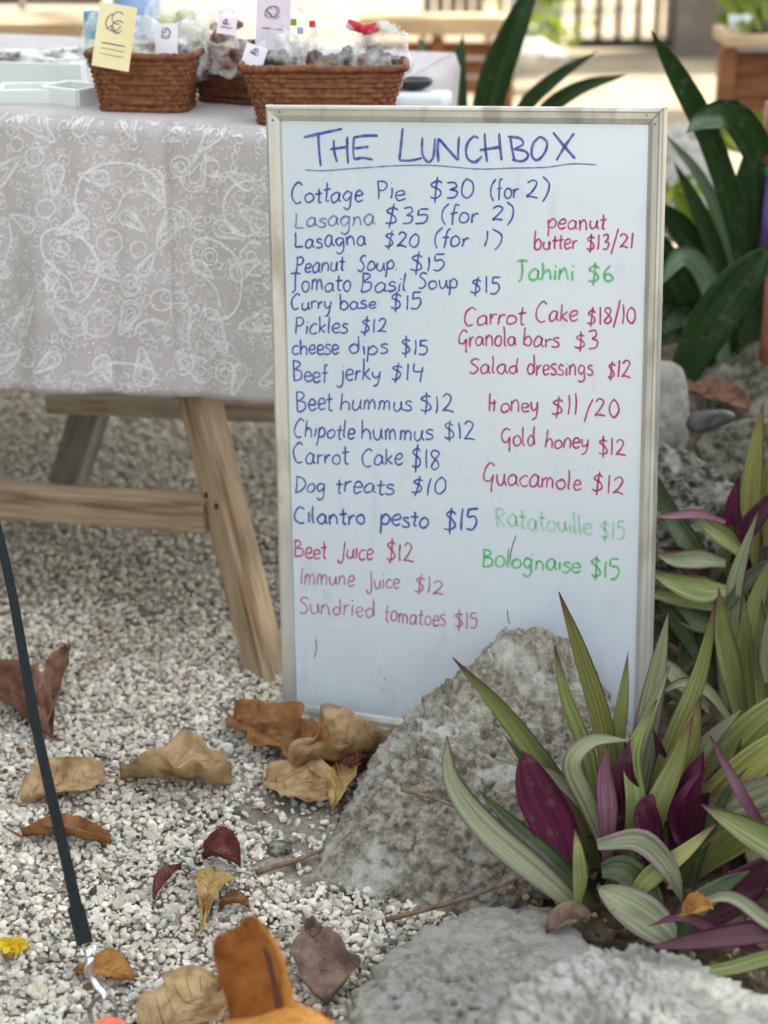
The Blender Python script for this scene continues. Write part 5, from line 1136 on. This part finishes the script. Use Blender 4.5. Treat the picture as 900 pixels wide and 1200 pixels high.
# ================================================================== BACKGROUND
# iron gate with pillars
gY = 9.4
gate = empty('iron_gate', P(725, 64, gY), 'dark iron bar gate standing open to bright light at the end of the path', 'gate')
gz0 = P(725, 62, gY).z
for px in (676, 700, 723, 746, 768, 787):
    pass; p = P(px, 60, gY); mb = MB(); mb.tube([Vector((p.x, gY, .03)), Vector((p.x, gY, 2.2))], .018, 8); mb.build('bar', M['iron'], gate, True)
for z in (.05, 1.1, 2.2):
    mb = MB(); a = P(664, 60, gY); b = P(815, 60, gY); mb.box(((a.x+b.x)/2, gY, z), (b.x-a.x, .03, .05)); mb.build('rail', M['iron'], gate)
def post(x0, x1, Y, h, m, name, label, cat, d=.4, z0=-.01):
    a = P(x0, 60, Y); b = P(x1, 60, Y); mb = MB(); mb.box(((a.x+b.x)/2, Y+d/2, z0+h/2), (b.x-a.x, d, h), bev=.015); return tag(mb.build(name, m), label, cat)
post(600, 658, 9.3, 2.6, M['conc'], 'gate_pillar', 'grey concrete pillar left of the iron gate', 'pillar')
post(790, 842, 9.3, 2.6, M['conc_brown'], 'gate_pillar', 'brown pillar right of the iron gate', 'pillar')
post(846, 1200, 9.5, 2.6, M['conc'], 'garden_wall', 'grey garden wall right of the gate', 'wall', .2)
mb = MB(); a = P(778, 20, 11.5); mb.box((a.x, 11.5, .9), (.14, .14, 1.0), bev=.04); tag(mb.build('blue_drum', M['blue_pale'], smooth=True), 'blue plastic drum beyond the gate', 'drum')
mb = MB(); mb.box((3.0, 24, 1.6), (14, .25, 3.2)); tag(mb.build('white_wall', M['white_wall']), 'bright white wall across the lane beyond the gate', 'wall')
# wooden bench and deck at left
bench = empty('garden_bench', P(450, 90, 6.0), 'rustic timber bench in the sunny yard behind the table', 'bench')
def bx(name, x0, y0, x1, y1, Y, d, m, par):
    a = P(x0, y0, Y); b = P(x1, y1, Y); mb = MB(); mb.box(((a.x+b.x)/2, Y+d/2, (a.z+b.z)/2), (abs(b.x-a.x), d, abs(a.z-b.z)), bev=.006); return mb.build(name, m, par)
bx('top_rail', 420, 20, 592, 42, 6.0, .12, M['wood_bright'], bench)
for k, (y0, y1) in enumerate(((50, 66), (72, 88), (94, 110))): bx('slat', 420, y0, 588, y1, 6.1, .04, M['wood_red'], bench)
for x in (425, 506, 588): bx('post', x, 38, x+13, 140, 6.05, .09, M['wood_red'], bench)
ch = empty('slatted_chair', P(530, 30, 7.2), 'dark slatted chair back above the bench rail', 'chair')
for k in range(5): bx('slat', 496+k*15, -40, 507+k*15, 26, 7.2, .03, M['wood_grey'], ch)
bx('rail', 490, 26, 574, 34, 7.25, .05, M['wood_grey'], ch); bx('rail', 490, -40, 574, -30, 7.25, .05, M['wood_grey'], ch)
for x in (492, 568): bx('leg', x, 34, x+8, 80, 7.25, .05, M['wood_grey'], ch)
b2 = empty('garden_bench', P(60, 60, 5.2), 'rustic timber rail and shelf behind the left end of the table', 'bench')
bx('top_rail', -120, 27, 200, 46, 5.2, .3, M['wood_bright'], b2)
bx('lower_board', -120, 56, 200, 90, 5.35, .04, M['wood_bright'], b2)
for x in (-60, 16, 160): bx('post', x, -60, x+18, 130, 5.5, .08, M['wood_grey'], b2)
bx('back_board', -120, -20, 120, 6, 5.6, .04, M['wood_grey'], b2)
mb = MB(); a = P(160, 4, 4.6); mb.tube([a+Vector((0, 0, -.12)), a+Vector((0, 0, .02)), a+Vector((0, 0, .06))], [.055, .06, .035], 18); tag(mb.build('water_bucket', M['blue_pale'], smooth=True), 'pale blue container standing behind the left basket', 'container')
# timber planter with herb at right
pl_ = empty('timber_planter', P(905, 150, 4.9), 'reddish timber planter at the top right with a pale shelf', 'planter')
for k in range(4): bx('board', 850, 62+k*27, 1040, 88+k*27, 4.9, .03, M['wood_red'], pl_)
bx('corner_post', 846, 56, 856, 175, 4.87, .06, M['wood_red'], pl_)
bx('shelf', 852, 42, 1050, 56, 4.84, .22, M['wood_bright'], pl_)
cp = empty('white_cup', P(866, 40, 4.9), 'small white pot on the planter shelf', 'pot')
mb = MB(); a = P(866, 42, 4.92); mb.tube([a, a+Vector((0, 0, .03)), a+Vector((0, 0, .055))], [.022, .03, .032], 16); mb.build('pot', M['tray'], cp, True)
mb = MB(); mb.tube([a+Vector((.05, 0, 0)), a+Vector((.05, 0, .035))], [.03, .034], 16); tag(mb.build('black_pot', M['black'], smooth=True), 'small black plant pot on the planter shelf', 'pot')
grass_herb((892, 36), 34, 70, 4.95, 'lf_yg', 'potted_herb', 'bright green herb growing above the planter shelf', wpx=16)
grass_herb((886, 178), 26, 62, 4.55, 'lf_yg', 'yellow_croton', 'yellow green leaves in front of the planter', wpx=18)
grass_herb((795, 235), 7, 40, 4.1, 'lf_yg', 'seedling', 'small lime green seedling seen between the dark lily leaves', wpx=16)
# painted pole at right edge
pp_ = empty('painted_pole', P(903, 390, 3.3), 'pole painted teal, purple and brick red at the right edge', 'pole')
for y0, y1, m in ((120, 190, 'brick'), (190, 206, 'teal'), (206, 302, 'purple'), (302, 320, 'teal'), (320, 450, 'brick')):
    a = P(911, y0, 3.25); b = P(911, y1, 3.25); mb = MB(); mb.tube([Vector((a.x, 3.25, a.z)), Vector((a.x, 3.25, b.z))], .021, 18); o = mb.build('painted_band', M['paint_'+m], pp_, True)
# bushes and trees beyond
def canopy(name, c, ext, n, size, m, label, kind=None, hollow=None, trunk=True, cat='tree'):
    """leaf cloud made of many small bent leaves, clumped"""
    cl_ = [(Vector(c)+Vector((random.uniform(-1, 1)*ext[0], random.uniform(-1, 1)*ext[1], random.uniform(-1, 1)*ext[2])), random.uniform(.15, .45)) for _ in range(max(8, n//60))]
    pt = np.zeros((n, 3)); 
    for k in range(n):
        q, r = cl_[k % len(cl_)]; pt[k] = np.array(q)+rng.normal(size=3)*r*np.array([1, 1, .6])*ext[0]*.5
    sz_ = rng.uniform(.6, 1.2, n)*size; a = rng.uniform(0, 6.28, n); tl = rng.uniform(-.9, .9, n); t2 = rng.uniform(-.6, .6, n)
    sh = np.array([(-.5, 0, 0), (-.2, .22, .04), (.2, .2, .05), (.5, 0, -.04), (.2, -.2, .05), (-.2, -.22, .04)]); 
    ca, sa = np.cos(a), np.sin(a); V = np.zeros((n, 6, 3))
    for i, (x, y, z) in enumerate(sh):
        y2 = y*np.cos(tl)-z*np.sin(tl); z2 = y*np.sin(tl)+z*np.cos(tl); x2 = x*np.cos(t2)+z2*np.sin(t2); z3 = -x*np.sin(t2)+z2*np.cos(t2)
        V[:, i, 0] = (x2*ca-y2*sa)*sz_+pt[:, 0]; V[:, i, 1] = (x2*sa+y2*ca)*sz_+pt[:, 1]; V[:, i, 2] = z3*sz_+pt[:, 2]
    Fc = []
    for k in range(n):
        b = k*6; Fc += [(b, b+1, b+2, b+3), (b, b+3, b+4, b+5)]
    if trunk:
        t = empty(name, (c[0], c[1], 0), label, cat)
        o = mesh('crown', V.reshape(-1, 3), Fc, m, t, smooth=False)
        return t
    o = mesh(name, V.reshape(-1, 3), Fc, m, None, smooth=False); return tag(o, label, cat)
random.seed(3)
t = canopy('shade_tree', (4.1, 5.5, 7.4), (3.1, 1.6, .6), 6500, .30, M['lf_canopy'], 'broad leaved tree whose crown shades the table and board')
t2 = canopy('shade_tree', (4.1, 3.1, 7.2), (3.0, 1.0, .5), 3000, .20, M['lf_canopy'], 'broad leaved tree whose crown shades the table and board')
cr2 = t2.children[0] if t2.children else [o for o in bpy.data.objects if o.parent == t2][0]
cr2.parent = t; cr2.name = 'lower_crown'; cr2.matrix_parent_inverse = Matrix.Translation(-Vector(t.location)); bpy.data.objects.remove(t2)
mb = MB(); mb.tube(catmull([(5.2, 4.4, -.1), (5.1, 4.4, 2.5), (4.8, 4.4, 5.0), (4.2, 4.4, 7.2)], 14), [.22-.011*i for i in range(14)], 14); mb.build('trunk', M['bark'], t, True)
for k in range(6):
    a = k*1.05; mb = MB(); mb.tube(catmull([(4.8, 4.4, 5.0), (4.5+math.cos(a)*1.0, 4.4+math.sin(a)*.9, 6.3), (4.2+math.cos(a)*2.5, 4.4+math.sin(a)*1.8, 7.4)], 10), [.08-.006*i for i in range(10)], 8); mb.build('limb', M['bark'], t, True)
for (x, y, z, e, n_, m_, lb_) in ((-2.6, 15, 1.6, 1.7, 1800, 'lf_canopy', 'green bush behind the yard at far left'), (-.3, 16, 1.7, 1.5, 1600, 'lf_yg', 'yellow green bush beyond the wooden bench'), (1.7, 15.5, 1.5, .8, 700, 'lf_yg', 'bright bush glimpsed through the gate bars'), (4.6, 13, 1.8, 1.4, 1200, 'lf_canopy', 'green bush beyond the garden wall'), (.5, 8.6, .55, .32, 420, 'lf_yg', 'low yellow green bush between the bench and the grey pillar'), (1.75, 7.6, .75, .35, 420, 'lf_canopy', 'low green bush behind the timber planter')):
    t = canopy('garden_bush', (x, y, z), (e, min(.8, e), min(1.2, e)), n_, .22 if e > .5 else .08, M[m_], lb_)
    mb = MB(); mb.tube([(x, y, -.1), (x+.1*min(1, e), y, z*.6), (x, y, z)], [.06*min(1.5, e), .05*min(1.5, e), .03*min(1.5, e)], 8); mb.build('trunk', M['bark'], t, True)
M['sky_blocker_core'] = mat('sky_blocker_core', (.02, .035, .012), (.05, .08, .025), rough=.9, scale=8)
def sky_blocker(c, ext, n, label):  # leafy masses out of view, added to block sky light near the horizon
    t = canopy('sky_blocker', (c[0], c[1], c[2]), ext, n, .24, M['lf_canopy'], label, cat='sky_blocker')
    for o in bpy.data.objects:
        if o.parent == t: bpy.data.objects.remove(o); break
    V0, F0 = ico(4); V = []
    for v in V0:
        p = Vector([math.copysign(abs(q)**.45, q) for q in v]); k = 1+.10*noise.noise(p*3+Vector(c)); V.append(Vector((c[0]+p.x*ext[0]*k, c[1]+p.y*ext[1]*k, c[2]+p.z*ext[2]*k)))
    mesh('core', V, [tuple(f) for f in F0.tolist()], M['sky_blocker_core'], t)
    bvh = [Vector(v) for v in V]; W = []; Fh = []
    for k in range(n):
        p = random.choice(bvh)+Vector([random.gauss(0, .10) for _ in range(3)]); a = random.uniform(0, 6.28); b = random.uniform(-1, 1); s_ = random.uniform(.05, .11)
        x = Vector((math.cos(a), math.sin(a), b*.6))*s_; y = Vector((-math.sin(a), math.cos(a), random.uniform(-.8, .8)))*s_*.4; i = len(W); W += [p-x, p+y, p+x, p-y]; Fh.append((i, i+1, i+2, i+3))
    o = mesh('foliage', W, Fh, M['lf_canopy'], t, smooth=False); o['kind'] = 'stuff'
sky_blocker((-3.4, 3.2, 1.25), (.6, 4.2, 1.3), 5000, 'unseen leafy blocker added on the left to cut low sky light')
sky_blocker((0.5, -6.5, .85), (5.5, .6, .95), 5000, 'unseen leafy blocker added behind the camera to cut low sky light')
sky_blocker((3.6, 1.2, .75), (.6, 2.6, .85), 4000, 'unseen leafy blocker added on the right to cut low sky light')
print('objects', len(bpy.data.objects))
